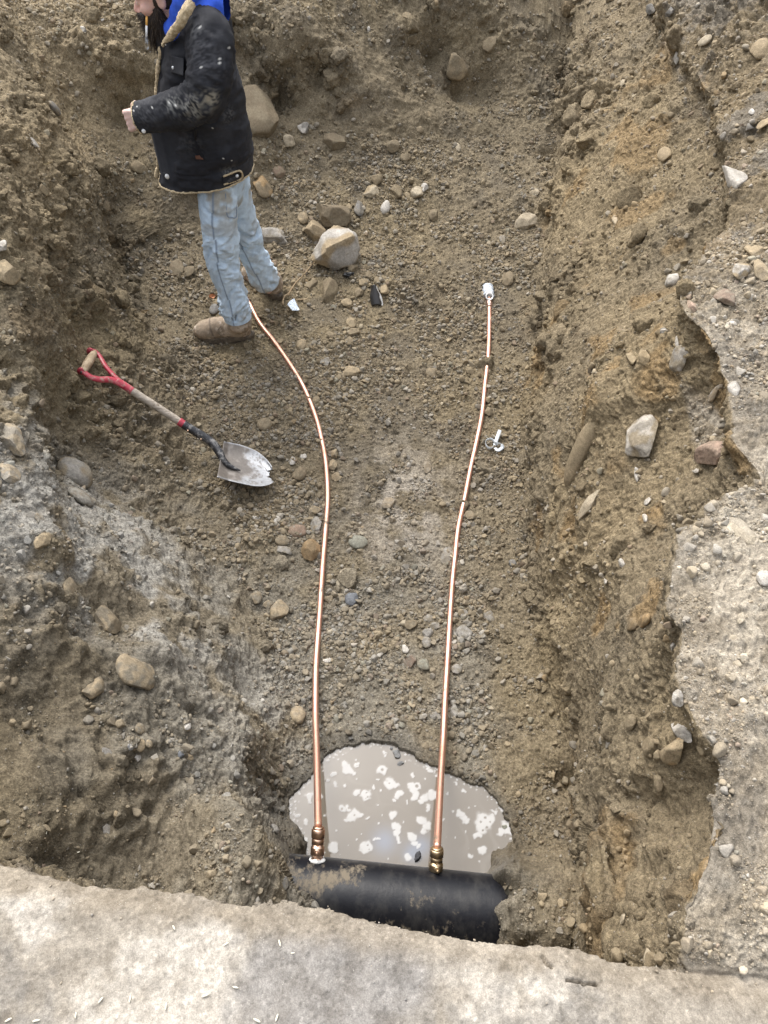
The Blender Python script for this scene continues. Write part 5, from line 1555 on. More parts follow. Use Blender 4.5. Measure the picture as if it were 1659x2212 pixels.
# ---- head frame
a_h = math.radians(13)
fH = np.array((-math.cos(a_h), -.06, -math.sin(a_h))); fH /= np.linalg.norm(fH)
sH = np.array((0, -1.0, 0)); sH -= fH * (sH @ fH); sH /= np.linalg.norm(sH)
uH = np.cross(sH, fH); uH = uH if uH[2] > 0 else -uH
AX = np.stack([fH, sH, uH])
nose = m_(291, 22)
HC = nose - fH * .116 + uH * .022
def hd(f, s, u): return HC + fH * f + sH * s + uH * u

# ---- joints
shL, elL, wrL = m_(452, 66, -.16), m_(446, 216, -.27), m_(321, 252, -.265)
shR, elR, wrR = m_(452, 62, .19), m_(452, 205, .27), m_(432, 320, .22)
hipC = m_(470, 392); hipL, hipR = m_(472, 405, -.06), m_(490, 398, .07)
knL, anL = m_(480, 560, -.09), m_(514, 694, -.09)
knR, anR = m_(534, 518, .15), m_(578, 617, .245)
chest = m_(437, 130); neckb = m_(424, 38)

bf = Field((-1.6, 2.75, .12), (-.3, 3.95, 2.2), .0055)
bf.cone(neckb, hd(-.03, 0, -.05), .062, .058, .03)
bf.cone(hipC, chest, .085, .11, .04).cone(chest, neckb, .10, .06, .05)
bf.cone(shL + (0, .03, -.03), shR + (0, -.03, -.03), .05, .05, .05)
bf.cone(hipL, hipR, .055, .055, .03)
for sh_, el, wr in ((shL, elL, wrL), (shR, elR, wrR)):
    bf.cone(sh_, el, .04, .036, .03).cone(el, wr, .036, .028, .02)
for hp, kn, an in ((hipL, knL, anL), (hipR, knR, anR)):
    bf.cone(hp, kn, .05, .042, .02).cone(kn, an, .042, .026, .02)
# feet inside the boots
bf.cone(anL, anL + (0, 0, -.03), .026, .022, .02)
toeR = np.array((-.05, .13, 0.0))
bf.cone(anR, anR + (0, .01, -.03), .026, .022, .02)
# head
bf.ell(hd(-.012, 0, .035), AX, (.100, .078, .098), .02)
bf.ell(hd(.035, 0, -.05), AX, (.060, .056, .075), .03)
bf.ell(hd(.066, 0, -.098), AX, (.026, .030, .022), .02)
bf.ell(hd(.076, 0, .028), AX, (.020, .052, .016), .015)            # brow
for s_ in (-1, 1):
    bf.ell(hd(.055, s_ * .048, -.018), AX, (.026, .022, .022), .015)   # cheekbones
    bf.ell(hd(.092, s_ * .031, .006), AX, (.017, .017, .012), .008, True)  # eye sockets
    bf.ell(hd(.079, s_ * .031, .006), AX, (.0125, .0125, .0125), .004)
    bf.ell(hd(-.012, s_ * .078, -.002), AX, (.018, .008, .028), .006)  # ears
    bf.ell(hd(-.008, s_ * .088, -.006), AX, (.010, .006, .018), .004, True)
    bf.ell(hd(.094, s_ * .012, -.029), AX, (.012, .010, .009), .006)   # nostril wings
bf.cone(hd(.084, 0, .016), hd(.106, 0, -.022), .009, .0125, .008)
bf.ell(hd(.084, 0, -.056), AX, (.016, .026, .008), .006)
bf.ell(hd(.081, 0, -.070), AX, (.015, .023, .009), .006)
bf.ell(hd(.098, 0, -.063), AX, (.012, .02, .0018), .003, True)
# hands: palm, four fingers bent toward the body, thumb from the side of the palm
def hand(wr, kn_dir, palm_n, up, s=1.0):
    """wr wrist; kn_dir toward the knuckles; palm_n the way the palm faces; up from little finger to index"""
    kd = kn_dir / np.linalg.norm(kn_dir); pn = palm_n - kd * (palm_n @ kd); pn /= np.linalg.norm(pn)
    up = np.cross(pn, kd) * np.sign(np.cross(pn, kd) @ up)
    for o in (-.026, -.009, .009, .026):
        bf.cone(wr + up * o * .6, wr + kd * .078 + up * o * 1.05, .014, .0115, .008).cone(wr + kd * .084 + up * o * 1.12, wr + kd * .09 + up * o * 1.12 - pn * .003, .0108, .0102, .003)
    bf.cone(wr - kd * .02, wr + kd * .02, .026, .024, .015)
    for o, ln, cu in ((.029, .092, 0), (.0098, .102, .05), (-.0098, .096, .1), (-.029, .076, .15)):
        b0 = wr + kd * .088 + up * o
        d1 = kd * (.55 - cu) + pn * .85; d1 /= np.linalg.norm(d1)
        d2 = -kd * .55 + pn * .8 ; d2 /= np.linalg.norm(d2)
        d3 = -kd * .98 + pn * .1; d3 /= np.linalg.norm(d3)
        p1 = b0 + d1 * ln * .45; p2 = p1 + d2 * ln * .32; p3 = p2 + d3 * ln * .25
        bf.cone(b0, p1, .0115, .0098, .004).cone(p1, p2, .0098, .0088, .003).cone(p2, p3, .0088, .0072, .003)
    t0 = wr + kd * .028 + up * .026 + pn * .010
    t1 = t0 + (up * .55 + kd * .6 + pn * .55) * .042; t2 = t1 + (kd * .65 + pn * .65 - up * .1) * .032; t3 = t2 + (pn * .7 + kd * .2 - up * .35) * .026
    bf.cone(t0, t1, .016, .0125, .012).cone(t1, t2, .0125, .011, .003).cone(t2, t3, .011, .0085, .003)
hand(wrL, np.array((-.93, .12, -.22)), np.array((.15, 1, -.25)), np.array((-.1, 0, 1.0)))
hand(wrR, wrR - elR + np.array((-.1, -.02, 0)), np.array((0, -1, 0.1)), np.array((-1.0, 0, 0.2)))
BV, BF = bf.mesh()

# skin
m_sk, nt, b = new_mat('skin', .5, .4)
nt.links.new(nd(nt, 'ShaderNodeAttribute', attribute_name='col').outputs['Color'], b.inputs['Base Color'])
b.inputs['Subsurface Weight'].default_value = .12
b.inputs['Subsurface Radius'].default_value = (.012, .005, .003)
ql = (BV - HC) @ AX.T
skc = np.tile(np.array((.66, .42, .34)), (len(BV), 1)) * (1 + .18 * fbm(BV, 30, 3, 801))[:, None]
skc = mixm(skc, (.60, .29, .24), np.exp(-(((ql - (.1, 0, -.02)) / (.025, .03, .025)) ** 2).sum(1)) * .6)       # nose
skc = mixm(skc, (.58, .30, .25), np.exp(-(((np.abs(ql) * (1, 1, 1) - (.055, .05, .0)) / (.03, .025, .03)) ** 2).sum(1)) * .4)
skc = mixm(skc, (.42, .20, .18), np.exp(-(((ql - (.09, 0, -.063)) / (.016, .024, .011)) ** 2).sum(1)) * .8)     # lips
for s_ in (-1, 1):
    de = np.linalg.norm(ql - (.0905, s_ * .031, .005), axis=1)
    skc = mixm(skc, (.75, .73, .70), sstep(.0115, .008, de)); skc = mixm(skc, (.10, .07, .05), sstep(.006, .004, de))
sd_hand = np.minimum(np.linalg.norm(BV - wrL, axis=1), np.linalg.norm(BV - wrR, axis=1))
skc = mixm(skc, (.62, .45, .40), sstep(.16, .10, sd_hand) * .7)
skc = mixm(skc, (.40, .25, .20), sstep(.12, .08, sd_hand) * sstep(.05, .35, fbm(BV, 45, 2, 805)) * .6)
me = mesh_np('person', BV, BF); set_color(me, np.clip(skc, .02, .9))
me.materials.append(m_sk)
man.data if False else None
bpy.data.objects.remove(man)
man = link('person', me)
tag(man, 'man in a black fleece lined jacket and pale jeans standing in the pit', 'person')

# ---- beard, brows, hair
m_hr, nt, b = new_mat('dark_hair', .6, .3)
nt.links.new(nd(nt, 'ShaderNodeAttribute', attribute_name='col').outputs['Color'], b.inputs['Base Color'])
fcore = Field(HC - .2, HC + .2, .005)
fcore.ell(hd(.036, 0, -.062), AX, (.076, .066, .082), .02)
fcore.ell(hd(.060, 0, -.118), AX, (.046, .042, .046), .02)
fcore.ell(hd(.082, 0, .020), AX, (.058, .10, .050), .010, True)
fcore.ell(hd(-.06, 0, .01), AX, (.062, .12, .07), .01, True)
for s_ in (-1, 1):
    fcore.cone(hd(.012, s_ * .068, -.025), hd(.035, s_ * .05, -.085), .012, .022, .02)
fcore.ell(hd(.096, 0, -.048), AX, (.014, .032, .008), .006)
fcore.ell(hd(.108, 0, -.066), AX, (.022, .018, .008), .004, True)
hv, hf = fcore.mesh()
hn = fbm(hv, 38, 3, 811)
hv = hv + .005 * hn[:, None] * ((hv - hd(.03, 0, -.07)) / np.linalg.norm(hv - hd(.03, 0, -.07), axis=1)[:, None])
hm = MB(); hm.add((hv, [hf]), (.022, .015, .011))
ra = np.random.default_rng(5)
qs = (hv - HC) @ AX.T
cen = hd(.02, 0, -.06)
for k_ in ra.integers(0, len(hv), 3200):
    p0 = hv[k_]; out = p0 - cen; out /= np.linalg.norm(out)
    lnk = ra.uniform(.012, .034) * (1.3 if qs[k_, 2] < -.08 else .55)
    d0 = out * .6 - uH * .8 + ra.normal(size=3) * .35; d0 /= np.linalg.norm(d0)
    d1 = d0 - uH * .4 + ra.normal(size=3) * .25
    w_ = np.cross(d0, out) ; w_ /= np.linalg.norm(w_) + 1e-9; w_ *= ra.uniform(.0005, .0010)
    p1 = p0 + d0 * lnk * .6; p2 = p1 + d1 * lnk * .5
    shade = ra.choice(3, p=(.55, .3, .15))
    hm.add((np.array([p0 - w_, p0 + w_, p1 + w_ * .8, p1 - w_ * .8, p2]), [np.array([[0, 1, 2, 3]]), np.array([[3, 2, 4]])]), ((.018, .012, .009), (.05, .032, .02), (.11, .075, .05))[shade])
hm.build('beard', m_hr, man, color=True)
bw = MB()
for s_ in (-1, 1):
    for _ in range(160):
        t = ra.uniform(0, 1); p0 = hd(.094 - .022 * t, s_ * (.014 + .036 * t), .027 + .006 * math.sin(t * 3))
        d0 = sH * s_ * .8 + fH * .35 + uH * ra.uniform(-.1, .5)
        bw.add((np.array([p0 - uH * .0008, p0 + uH * .0008, p0 + d0 * .011]), [np.array([[0, 1, 2]])]), (.03, .02, .014))
bw.build('eyebrows', m_hr, man, color=True)
fh = Field(HC - .2, HC + .2, .006)
fh.ell(hd(-.03, 0, .03), AX, (.09, .083, .10), .02); fh.cone(hd(.01, .07, .0), hd(.012, .068, -.03), .012, .009, .01).cone(hd(.01, -.07, .0), hd(.012, -.068, -.03), .012, .009, .01)
fh.ell(hd(.09, 0, -.02), AX, (.085, .12, .14), .01, True)
vh, fh_ = fh.mesh(); vh = vh + .004 * fbm(vh, 60, 2, 815)[:, None]
MB().add((vh, [fh_]), (.03, .02, .014)).build('hair', m_hr, man, color=True)
# ---- beanie
m_bn, nt, b = new_mat('grey_knit', .9, .2, base=(.55, .57, .55))
fb_ = Field(HC - .22, HC + .24, .006)
fb_.ell(hd(-.018, 0, .062), AX, (.112, .093, .112), .01)
fb_.ell(hd(-.0, 0, -.10), np.stack([fH + uH * -.12, sH, uH + fH * .12]), (.25, .25, .135), .004, True)
vb_, ff_ = fb_.mesh(); vb_ = vb_ + .0012 * np.sin(np.arctan2((vb_ - HC) @ sH, (vb_ - HC) @ fH) * 60)[:, None] * ((vb_ - HC) / .1)
bn = MB().add((vb_, [ff_])).build('beanie', m_bn, man)
th = np.linspace(0, 2 * math.pi, 72, endpoint=False)
ringp = np.array([hd(-.018 + .114 * math.cos(t), .094 * math.sin(t), .058 + .014 * math.cos(t) * 1.0) for t in np.append(th, th[0])])
MB().add(tube(ringp, .014, 12, aspect=(.55, 1.5))).build('beanie_cuff', m_bn, bn)

# ---- cloth helpers
def ring_loft(rows, ny=72):
    """rows: (front point, back point, half width, roundness)"""
    out = []
    th = np.linspace(0, 2 * math.pi, ny, endpoint=False)
    for f_, b_, w, e in rows:
        c = (f_ + b_) / 2; dx = (b_ - f_) / 2
        ct, st = np.cos(th), np.sin(th)
        ct = np.sign(ct) * np.abs(ct) ** e; st = np.sign(st) * np.abs(st) ** e
        out.append(c - ct[:, None] * dx + st[:, None] * np.array((0, -w, 0)))
    return np.array(out)
def resample_rows(rows, n):
    """smooth interpolation of the loft rows to n rings"""
    A = np.array([np.concatenate([r[0], r[1], [r[2], r[3]]]) for r in rows])
    B_ = catmull(A, n)
    return [(b_[:3], b_[3:6], b_[6], b_[7]) for b_ in B_]
def displace_grid(G, d):
    du = np.roll(G, -1, 1) - np.roll(G, 1, 1); dv = np.gradient(G, axis=0)
    n = np.cross(du, dv); n /= np.linalg.norm(n, axis=2, keepdims=True) + 1e-9
    c = G.mean(1, keepdims=True)
    s_ = np.sign(((G - c) * n).sum(2, keepdims=True).mean()) or 1
    return G + n * s_ * d[..., None]
# ---- jacket body
JR = [((447, 24), (452, 22), .03, 1.0), ((414, 22), (462, 26), .120, 1.0), ((396, 36), (473, 42), .165, 1.0), ((376, 62), (487, 66), .195, 1.0), ((360, 92), (499, 100), .205, .98), ((353, 140), (509, 148), .205, .95), ((351, 200), (520, 190), .195, .95),
      ((354, 255), (531, 250), .185, .95), ((355, 310), (541, 302), .182, .95), ((350, 352), (546, 338), .180, .97), ((346, 380), (544, 362), .178, .97)]
# hem drops at the near side because it is seen from above; the ring itself is level
rows = [(m_(*a), m_(*b_), w, e) for a, b_, w, e in JR]
JN = 150; JT = 200
G = ring_loft(resample_rows(rows, JN), JT)
uu = np.linspace(0, 1, JN)[:, None] * np.ones((1, JT)); tq = np.linspace(0, 2 * math.pi, JT, endpoint=False)[None] * np.ones((JN, 1))
flat = G.reshape(-1, 3)
fold = fbm(np.stack([flat[:, 0] * 5, flat[:, 1] * 5, flat[:, 2] * 13], 1), 1, 4, 821, ridged=True).reshape(JN, JT)
fold2 = fbm(np.stack([flat[:, 0] * 9 + flat[:, 2] * 9, flat[:, 1] * 6, flat[:, 2] * 14 - flat[:, 0] * 8], 1), 1, 3, 823).reshape(JN, JT)
dj = .010 * fold + .008 * fold2 * (.4 + uu)
dj += .005 * np.exp(-((uu - .905) / .008) ** 2) * -1                   # seam of the waist band
G = displace_grid(G, dj * sstep(0, .12, uu))
JG = G.reshape(-1, 3)
jv, jf = JG, grid_faces(JN, JT, True)
jm = MB(); jm.add((jv, [jf]))
# inner turn of the hem so the open bottom shows thickness
inn = G[-1] + (G[-1].mean(0) - G[-1]) * .06
jm.add((np.concatenate([G[-1], inn, inn + (0, 0, .25)]), [grid_faces(3, JT, True)]))
def sleeve(pts, rad, n=110, ns=56, seed=0):
    pth = catmull(np.array(pts), n); r_ = np.interp(np.linspace(0, 1, n), np.linspace(0, 1, len(rad)), rad)
    V, F = tube(pth, r_, ns, cap=False)
    G = V.reshape(n, ns, 3)
    L = np.linspace(0, 1, n)[:, None]; th = np.linspace(0, 2 * math.pi, ns, endpoint=False)[None]
    cyc = np.stack([(np.cos(th) * .9 + 0 * L).ravel(), (np.sin(th) * .9 + 0 * L).ravel(), (L * 9 + .35 * np.sin(th + seed)).ravel()], 1)
    f1 = fbm(cyc, 1.1, 3, 831 + seed, ridged=True).reshape(n, ns); f2 = fbm(cyc, 2.6, 3, 835 + seed, ridged=True).reshape(n, ns)
    el = np.exp(-((L - .52) / .16) ** 2) + .5 * np.exp(-((L - .22) / .12) ** 2) + .25
    G = displace_grid(G, (.014 * f1 * el + .006 * f2))
    return G
SL = sleeve([m_(440, 56, -.11), m_(452, 80, -.165), m_(455, 140, -.225), m_(446, 200, -.265), m_(425, 222, -.275), m_(368, 241, -.285), m_(300, 255, -.275)], [.078, .086, .080, .074, .070, .061, .053], seed=1)
SR = sleeve([m_(440, 48, .13), shR + (0, .01, 0), m_(454, 140, .25), m_(452, 205, .275), m_(445, 260, .25), m_(432, 312, .22)], [.085, .09, .08, .07, .062, .052], seed=4)
for S_ in (SL, SR):
    n_, k_ = S_.shape[:2]
    jm.add((S_.reshape(-1, 3), [grid_faces(n_, k_, True)]))
    lip = S_[-1] + (S_[-1].mean(0) - S_[-1]) * .12
    jm.add((np.concatenate([S_[-1], lip, lip + (S_[-8].mean(0) - S_[-1].mean(0))]), [grid_faces(3, k_, True)]))
m_jk, nt, b = new_mat('black_canvas', .78, .25)
at = nd(nt, 'ShaderNodeAttribute', attribute_name='col').outputs['Color']
tc = nt.nodes.new('ShaderNodeTexCoord').outputs['Object']
n1 = noise_tex(nt, 35, 5, .7, tc); n2 = noise_tex(nt, 500, 2, .6, tc)
nt.links.new(mixc(nt, 'MULTIPLY', 1.0, at, ramp(nt, n1, .3, .72, (.8, .8, .8, 1), (1.25, 1.25, 1.25, 1))), b.inputs['Base Color'])
bump(nt, b, n2, .25, .001)
bump(nt, b, n1, .2, .003)
JV = np.concatenate(jm.V)
jc = np.tile(np.array((.0165, .017, .021)), (len(JV), 1))
jc = mixc_ = mixm(jc, (.045, .046, .052), sstep(.0, .5, fbm(JV, 6, 3, 841)) * .45)
jpx, jpy, jpz = project(JV)
def jhit(px, py):
    d2 = (jpx - px) ** 2 + (jpy - py) ** 2
    c = np.where(d2 < 6 ** 2)[0]
    if len(c) == 0: c = np.array([np.argmin(d2)])
    c = c[jpz[c] < jpz[c].min() + .03]
    return c[np.argmin(d2[c])]
st = fbm(JV, 130, 3, 843); st2 = fbm(JV, 42, 3, 845)
for cx, cy, rx, colr, am in ((875, 805, .036, (.30, .275, .22), .32), (800, 830, .03, (.36, .33, .26), .5), (910, 760, .025, (.45, .4, .3), .65), (620, 795, .03, (.3, .3, .28), .6), (720, 820, .04, (.3, .29, .26), .5), (790, 215, .03, (.2, .2, .2), .6), (1060, 1330, .03, (.25, .24, .22), .5),
                            (1060, 890, .03, (.16, .16, .16), .5), (760, 1100, .05, (.1, .1, .1), .4), (820, 380, .05, (.09, .09, .095), .5), (400, 880, .05, (.1, .1, .105), .5), (900, 480, .06, (.085, .085, .095), .6)):
    p = JV[jhit(*cj(cx, cy))]
    d_ = np.linalg.norm(JV - p, axis=1)
    jc = mixm(jc, colr, np.exp(-(d_ / rx) ** 2) * sstep(-.15, .25, st + .5 * st2) * am)
for cx, cy, r_ in ((1055, 362, .006), (990, 455, .008), (992, 480, .006), (835, 520, .007), (590, 790, .007), (345, 818, .006), (320, 850, .006), (460, 830, .005), (820, 210, .009), (930, 985, .005), (640, 815, .006), (1075, 1240, .006), (1010, 1225, .005)):
    p = JV[jhit(*cj(cx, cy))]
    jc = mixm(jc, (.62, .61, .57), sstep(r_ * .75, r_ * .35, np.linalg.norm(JV - p, axis=1)))
jme = mesh_np('jacket', JV, jm.F); set_color(jme, np.clip(jc, .008, .8))
jacket = link('jacket', jme, m_jk, man)
# ---- fleece: collar, front edges, hem
m_fl, nt, b = new_mat('cream_fleece', .95, .15)
tc = nt.nodes.new('ShaderNodeTexCoord').outputs['Object']
fn = noise_tex(nt, 140, 4, .7, tc)
nt.links.new(ramp(nt, fn, .3, .7, (.38, .29, .17, 1), (.66, .54, .36, 1)), b.inputs['Base Color']); bump(nt, b, fn, .8, .005)
def fuzz(V, a=.003): return V + a * np.stack([fbm(V, 90, 2, 851), fbm(V, 90, 2, 852), fbm(V, 90, 2, 853)], 1)
col_o = [(424, 14), (419, 27), (406, 44), (395, 60), (385, 73), (374, 82), (362, 88)]
col_i = [(404, 14), (393, 26), (382, 41), (373, 52), (366, 64), (359, 76), (354, 87)]
_zc = np.array([jpz[jhit(*q)] for q in col_o]); _zc = gauss1(_zc, .7) - .03
for sgn in (1, -1):
    o_ = np.array([EYE + ray(*q) * z for q, z in zip(col_o, _zc)])
    i_ = np.array([EYE + ray(*q) * (z + .004) for q, z in zip(col_i, _zc)])
    if sgn < 0:
        o_[:, 1] = 2 * YM - o_[:, 1]; i_[:, 1] = 2 * YM - i_[:, 1]
    o_, i_ = catmull(o_, 60), catmull(i_, 60)
    secs = []
    for k in range(60):
        c = (o_[k] + i_[k]) / 2; e = (o_[k] - i_[k]) / 2
        tdir = (o_[min(k + 1, 59)] - o_[max(k - 1, 0)]); nn = np.cross(e, tdir); nn /= np.linalg.norm(nn) + 1e-9
        if nn @ (EYE - c) < 0: nn = -nn
        an = np.linspace(0, 2 * math.pi, 28, endpoint=False)
        secs.append(c + np.cos(an)[:, None] * e + np.sin(an)[:, None] * nn * .019 + nn * .012)
    V = fuzz(np.concatenate(secs), .005)
    MB().add((V, [grid_faces(60, 28, True)])).build('collar', m_fl, jacket)
fe = [(352, 88), (347, 110), (343, 140), (340, 170), (339, 203), (341, 240), (344, 275), (345, 300), (345, 325), (342, 350), (338, 383)]
tr = MB()
for dy in (-.045, .05):
    pth = catmull(np.array([m_(a, b_, dy * (1 + .3 * math.sin(k))) for k, (a, b_) in enumerate(fe)]), 150)
    V, F = tube(pth, .0085 + .0022 * np.sin(np.linspace(0, 40, 150)), 12); tr.add((fuzz(V, .004), F))
hemp = np.concatenate([G[-1], G[-1][:1]]) - (0, 0, .004)
V, F = tube(gauss1(hemp, 1.5), .0040, 10, cap=False); tr.add((fuzz(V, .004), F))
for S_ in (SL, SR):
    e_ = np.concatenate([S_[-1], S_[-1][:1]]); V, F = tube(e_ + (S_[-1].mean(0) - e_) * .06, .0045, 8, cap=False); tr.add((fuzz(V, .002), F))
tr.build('fleece_trim', m_fl, jacket)
# ---- snaps, flap, pocket, side tab
def on_jacket(pts, lift=.006):
    out = []
    for q in pts:
        i = jhit(*cj(*q)); p = JV[i]; v = EYE - p; v /= np.linalg.norm(v)
        r_ = ray(*cj(*q)); zc = jpz[i]
        out.append(EYE + r_ * zc + v * lift)
    return np.array(out)
def disc(c, r_, mat, parent, name='snap'):
    n = EYE - c; n = n * (1, 1, .45); n /= np.linalg.norm(n)
    MB().add(lathe_along(c, n, [(-.006, r_), (.001, r_), (.003, r_ * .8), (.0032, r_ * .3)], 18)).build(name, mat, parent)
m_sn, _, _ = new_mat('snap_metal', .3, .5, .3, (.75, .75, .74))
for q, r_ in (((580, 1362), .010), ((627, 523), .0065), ((1118, 1357), .007), ((570, 338), .007), ((398, 1012), .008)):
    disc(on_jacket([q], .008)[0], r_, m_sn, jacket)
def patch(quad, mat, name, parent, lift=.006, thick=.004, n=14):
    q = on_jacket(quad, lift); g = np.linspace(0, 1, n)
    V = np.array([[(1 - a) * (1 - b_) * q[0] + a * (1 - b_) * q[1] + a * b_ * q[2] + (1 - a) * b_ * q[3] for a in g] for b_ in g]).reshape(-1, 3)
    nn = np.cross(q[1] - q[0], q[3] - q[0]); nn /= np.linalg.norm(nn)
    if nn @ (EYE - q[0]) < 0: nn = -nn
    V = V + nn * (.002 * fbm(V, 25, 2, 861))[:, None]
    rim = [(0, i) for i in range(n)] + [(i, n - 1) for i in range(1, n)] + [(n - 1, i) for i in range(n - 2, -1, -1)] + [(i, 0) for i in range(n - 2, 0, -1)]
    ri = np.array([a * n + b_ for a, b_ in rim]); rj = np.roll(ri, -1); N_ = n * n
    me = mesh_np(name, np.concatenate([V, V - nn * thick]), [grid_faces(n, n), grid_faces(n, n)[:, ::-1] + N_, np.stack([ri, ri + N_, rj + N_, rj], 1)])
    set_color(me, np.tile(np.array((.017, .0175, .021)), (2 * N_, 1)))
    return link(name, me, mat, parent)
patch([(610, 430), (705, 450), (700, 585), (608, 560)], m_jk, 'pocket_flap', jacket, .007)
patch([(1008, 1365), (1128, 1318), (1160, 1352), (1016, 1420)], m_jk, 'side_tab', jacket, .009)
pth = catmull(on_jacket([(1010, 1362), (1128, 1318), (1160, 1350), (1140, 1382), (1018, 1424)], .012), 50)
MB().add((fuzz(tube(pth, .0042, 8)[0], .002), tube(pth, .0042, 8)[1])).build('tab_trim', m_fl, jacket)
pth = catmull(on_jacket([(800, 985), (797, 1060), (812, 1140), (850, 1215)], .004), 40)
MB().add(tube(pth, .0055, 8)).build('pocket_welt', m_jk, jacket).data.attributes.new('col', 'FLOAT_COLOR', 'POINT').data.foreach_set('color', np.tile((.012, .012, .015, 1), 40 * 8 + 2).astype(np.float32))
m_lt, _, _ = new_mat('brown_leather', .6, .3, base=(.13, .06, .04))
patch([(795, 1205), (838, 1200), (858, 1232), (800, 1228)], m_lt, 'leather_patch', jacket, .008)
# ---- hooded sweater: collar of blue round the neck, hood lying behind
m_bl2, nt, b = new_mat('blue_fleece', .9, .2, base=(.035, .105, .62))
tc = nt.nodes.new('ShaderNodeTexCoord').outputs['Object']
bn1 = noise_tex(nt, 16, 4, .65, tc); bn2 = noise_tex(nt, 300, 2, .6, tc)
nt.links.new(ramp(nt, bn1, .3, .7, (.03, .085, .50, 1), (.06, .15, .74, 1)), b.inputs['Base Color'])
bump(nt, b, bn1, .5, .012); bump(nt, b, bn2, .4, .001)
hfld = Field((-1.55, 3.0, 1.45), (-.6, 3.75, 2.05), .0055)
pts = []
NF, NB_ = m_(366, 66), m_(468, 14)
ctr_n = (NF + NB_) / 2
for t in np.linspace(0, 2 * math.pi, 33):
    pts.append(ctr_n + (NF - ctr_n) * math.cos(t) * .90 + np.array((0, -.10, 0)) * math.sin(t) + np.array((0, 0, .01 * math.sin(3 * t))))
hfld.chain(pts, [.022 + .016 * (1 - math.cos(t)) for t in np.linspace(0, 2 * math.pi, 33)], .02)
hfld.ell(m_(452, 2), np.stack([(NB_ - NF) / np.linalg.norm(NB_ - NF), (0, 1, 0), np.cross((NB_ - NF) / np.linalg.norm(NB_ - NF), (0, 1, 0))]), (.075, .15, .062), .03)
hfld.chain([m_(372, 58, -.045), m_(385, 28, -.085), m_(397, 0, -.10), m_(414, -20, -.10), m_(440, -25, -.06)], [.020, .026, .034, .04, .04], .02)
hfld.chain([m_(372, 56, .06), m_(384, 24, .105), m_(395, -6, .12), m_(412, -26, .11), m_(440, -30, .06)], [.026, .032, .036, .04, .04], .02)
hfld.cone(hd(-.03, 0, -.05), neckb, .066, .07, .01, True)
hv2, hf2 = hfld.mesh()
hv2 = hv2 + .006 * fbm(hv2, 14, 3, 871, ridged=True)[:, None] * ((hv2 - ctr_n) / .15)
hoodie = MB().add((hv2, [hf2])).build('hood', m_bl2, man)
m_sh2, _, _ = new_mat('dark_shirt', .85, .2, base=(.02, .02, .023))
sf = Field((-1.5, 3.1, .9), (-.6, 3.65, 1.8), .008)
sf.cone(m_(385, 80), m_(398, 250), .075, .12, .05).cone(m_(385, 80), m_(420, 45), .075, .075, .05)
MB().add((sf.mesh()[0], [sf.mesh()[1]])).build('shirt', m_sh2, man)
# ---- jeans
m_jn, nt, b = new_mat('faded_denim', .85, .2)
at = nd(nt, 'ShaderNodeAttribute', attribute_name='col').outputs['Color']
tc = nt.nodes.new('ShaderNodeTexCoord').outputs['Object']
n1 = noise_tex(nt, 40, 4, .65, tc); n2 = noise_tex(nt, 700, 2, .6, tc)
nt.links.new(mixc(nt, 'MULTIPLY', 1.0, at, ramp(nt, n1, .3, .7, (.82, .83, .84, 1), (1.14, 1.14, 1.14, 1))), b.inputs['Base Color'])
bump(nt, b, n2, .2, .0006)
jn = MB(); jcol = []
def leg(pts, rad, seed, n=190, ns=72):
    pth = catmull(np.array(pts), n); r_ = np.interp(np.linspace(0, 1, n), np.linspace(0, 1, len(rad)), rad)
    V, F = tube(pth, r_, ns, cap=False); G = V.reshape(n, ns, 3)
    L = np.linspace(0, 1, n)[:, None]; th = np.linspace(0, 2 * math.pi, ns, endpoint=False)[None]
    cyc = np.stack([(np.cos(th) * 1.0 + 0 * L).ravel(), (np.sin(th) * 1.0 + 0 * L).ravel(), (L * 14 + 1.1 * np.sin(th + seed) * sstep(.2, .45, L) + .5 * np.sin(2 * th + 7 * L)).ravel()], 1)
    cyc = cyc + .22 * np.stack([perlin(cyc, .7, 61 + seed), perlin(cyc, .7, 62 + seed), 2 * perlin(cyc, .7, 63 + seed)], 1)
    f1 = fbm(cyc, 1.0, 3, 881 + seed, ridged=True).reshape(n, ns)
    cy2 = cyc * (1, 1, .45)
    f2 = fbm(cy2, 1.3, 3, 885 + seed).reshape(n, ns)
    am = .35 + .9 * np.exp(-((L - .5) / .14) ** 2) + 1.15 * sstep(.62, .95, L)
    hem_ = sstep(.965, .975, L)
    d = (.0125 * f1 * am * (.5 + sstep(-.2, .3, f2)) + .005 * f2) * (1 - hem_) + .003 * hem_
    G = displace_grid(G, d)
    c = np.tile(np.array((.50, .62, .74)), (n * ns, 1))
    q = G.reshape(-1, 3)
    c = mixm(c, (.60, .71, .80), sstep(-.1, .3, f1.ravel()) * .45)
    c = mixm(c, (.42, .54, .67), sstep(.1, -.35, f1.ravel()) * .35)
    c = mixm(c, (.33, .29, .215), sstep(.05, .4, fbm(q, 9, 4, 891 + seed)) * (.35 + .5 * np.exp(-((L - .12) / .16) ** 2) * np.ones((1, ns))).ravel() + .55 * (sstep(.86, 1, L) * np.ones((1, ns))).ravel() * sstep(-.2, .3, fbm(q, 14, 3, 895)))
    return G, c
legL = leg([m_(474, 350, -.05), m_(470, 420, -.070), m_(474, 500, -.09), m_(482, 565, -.09), m_(499, 625, -.09), m_(514, 686, -.09)], [.085, .088, .079, .074, .064, .067], 1)
legR = leg([m_(490, 350, .06), m_(502, 420, .085), m_(522, 490, .13), m_(541, 540, .17), m_(560, 575, .21), m_(576, 611, .245)], [.09, .085, .076, .069, .062, .066], 5)
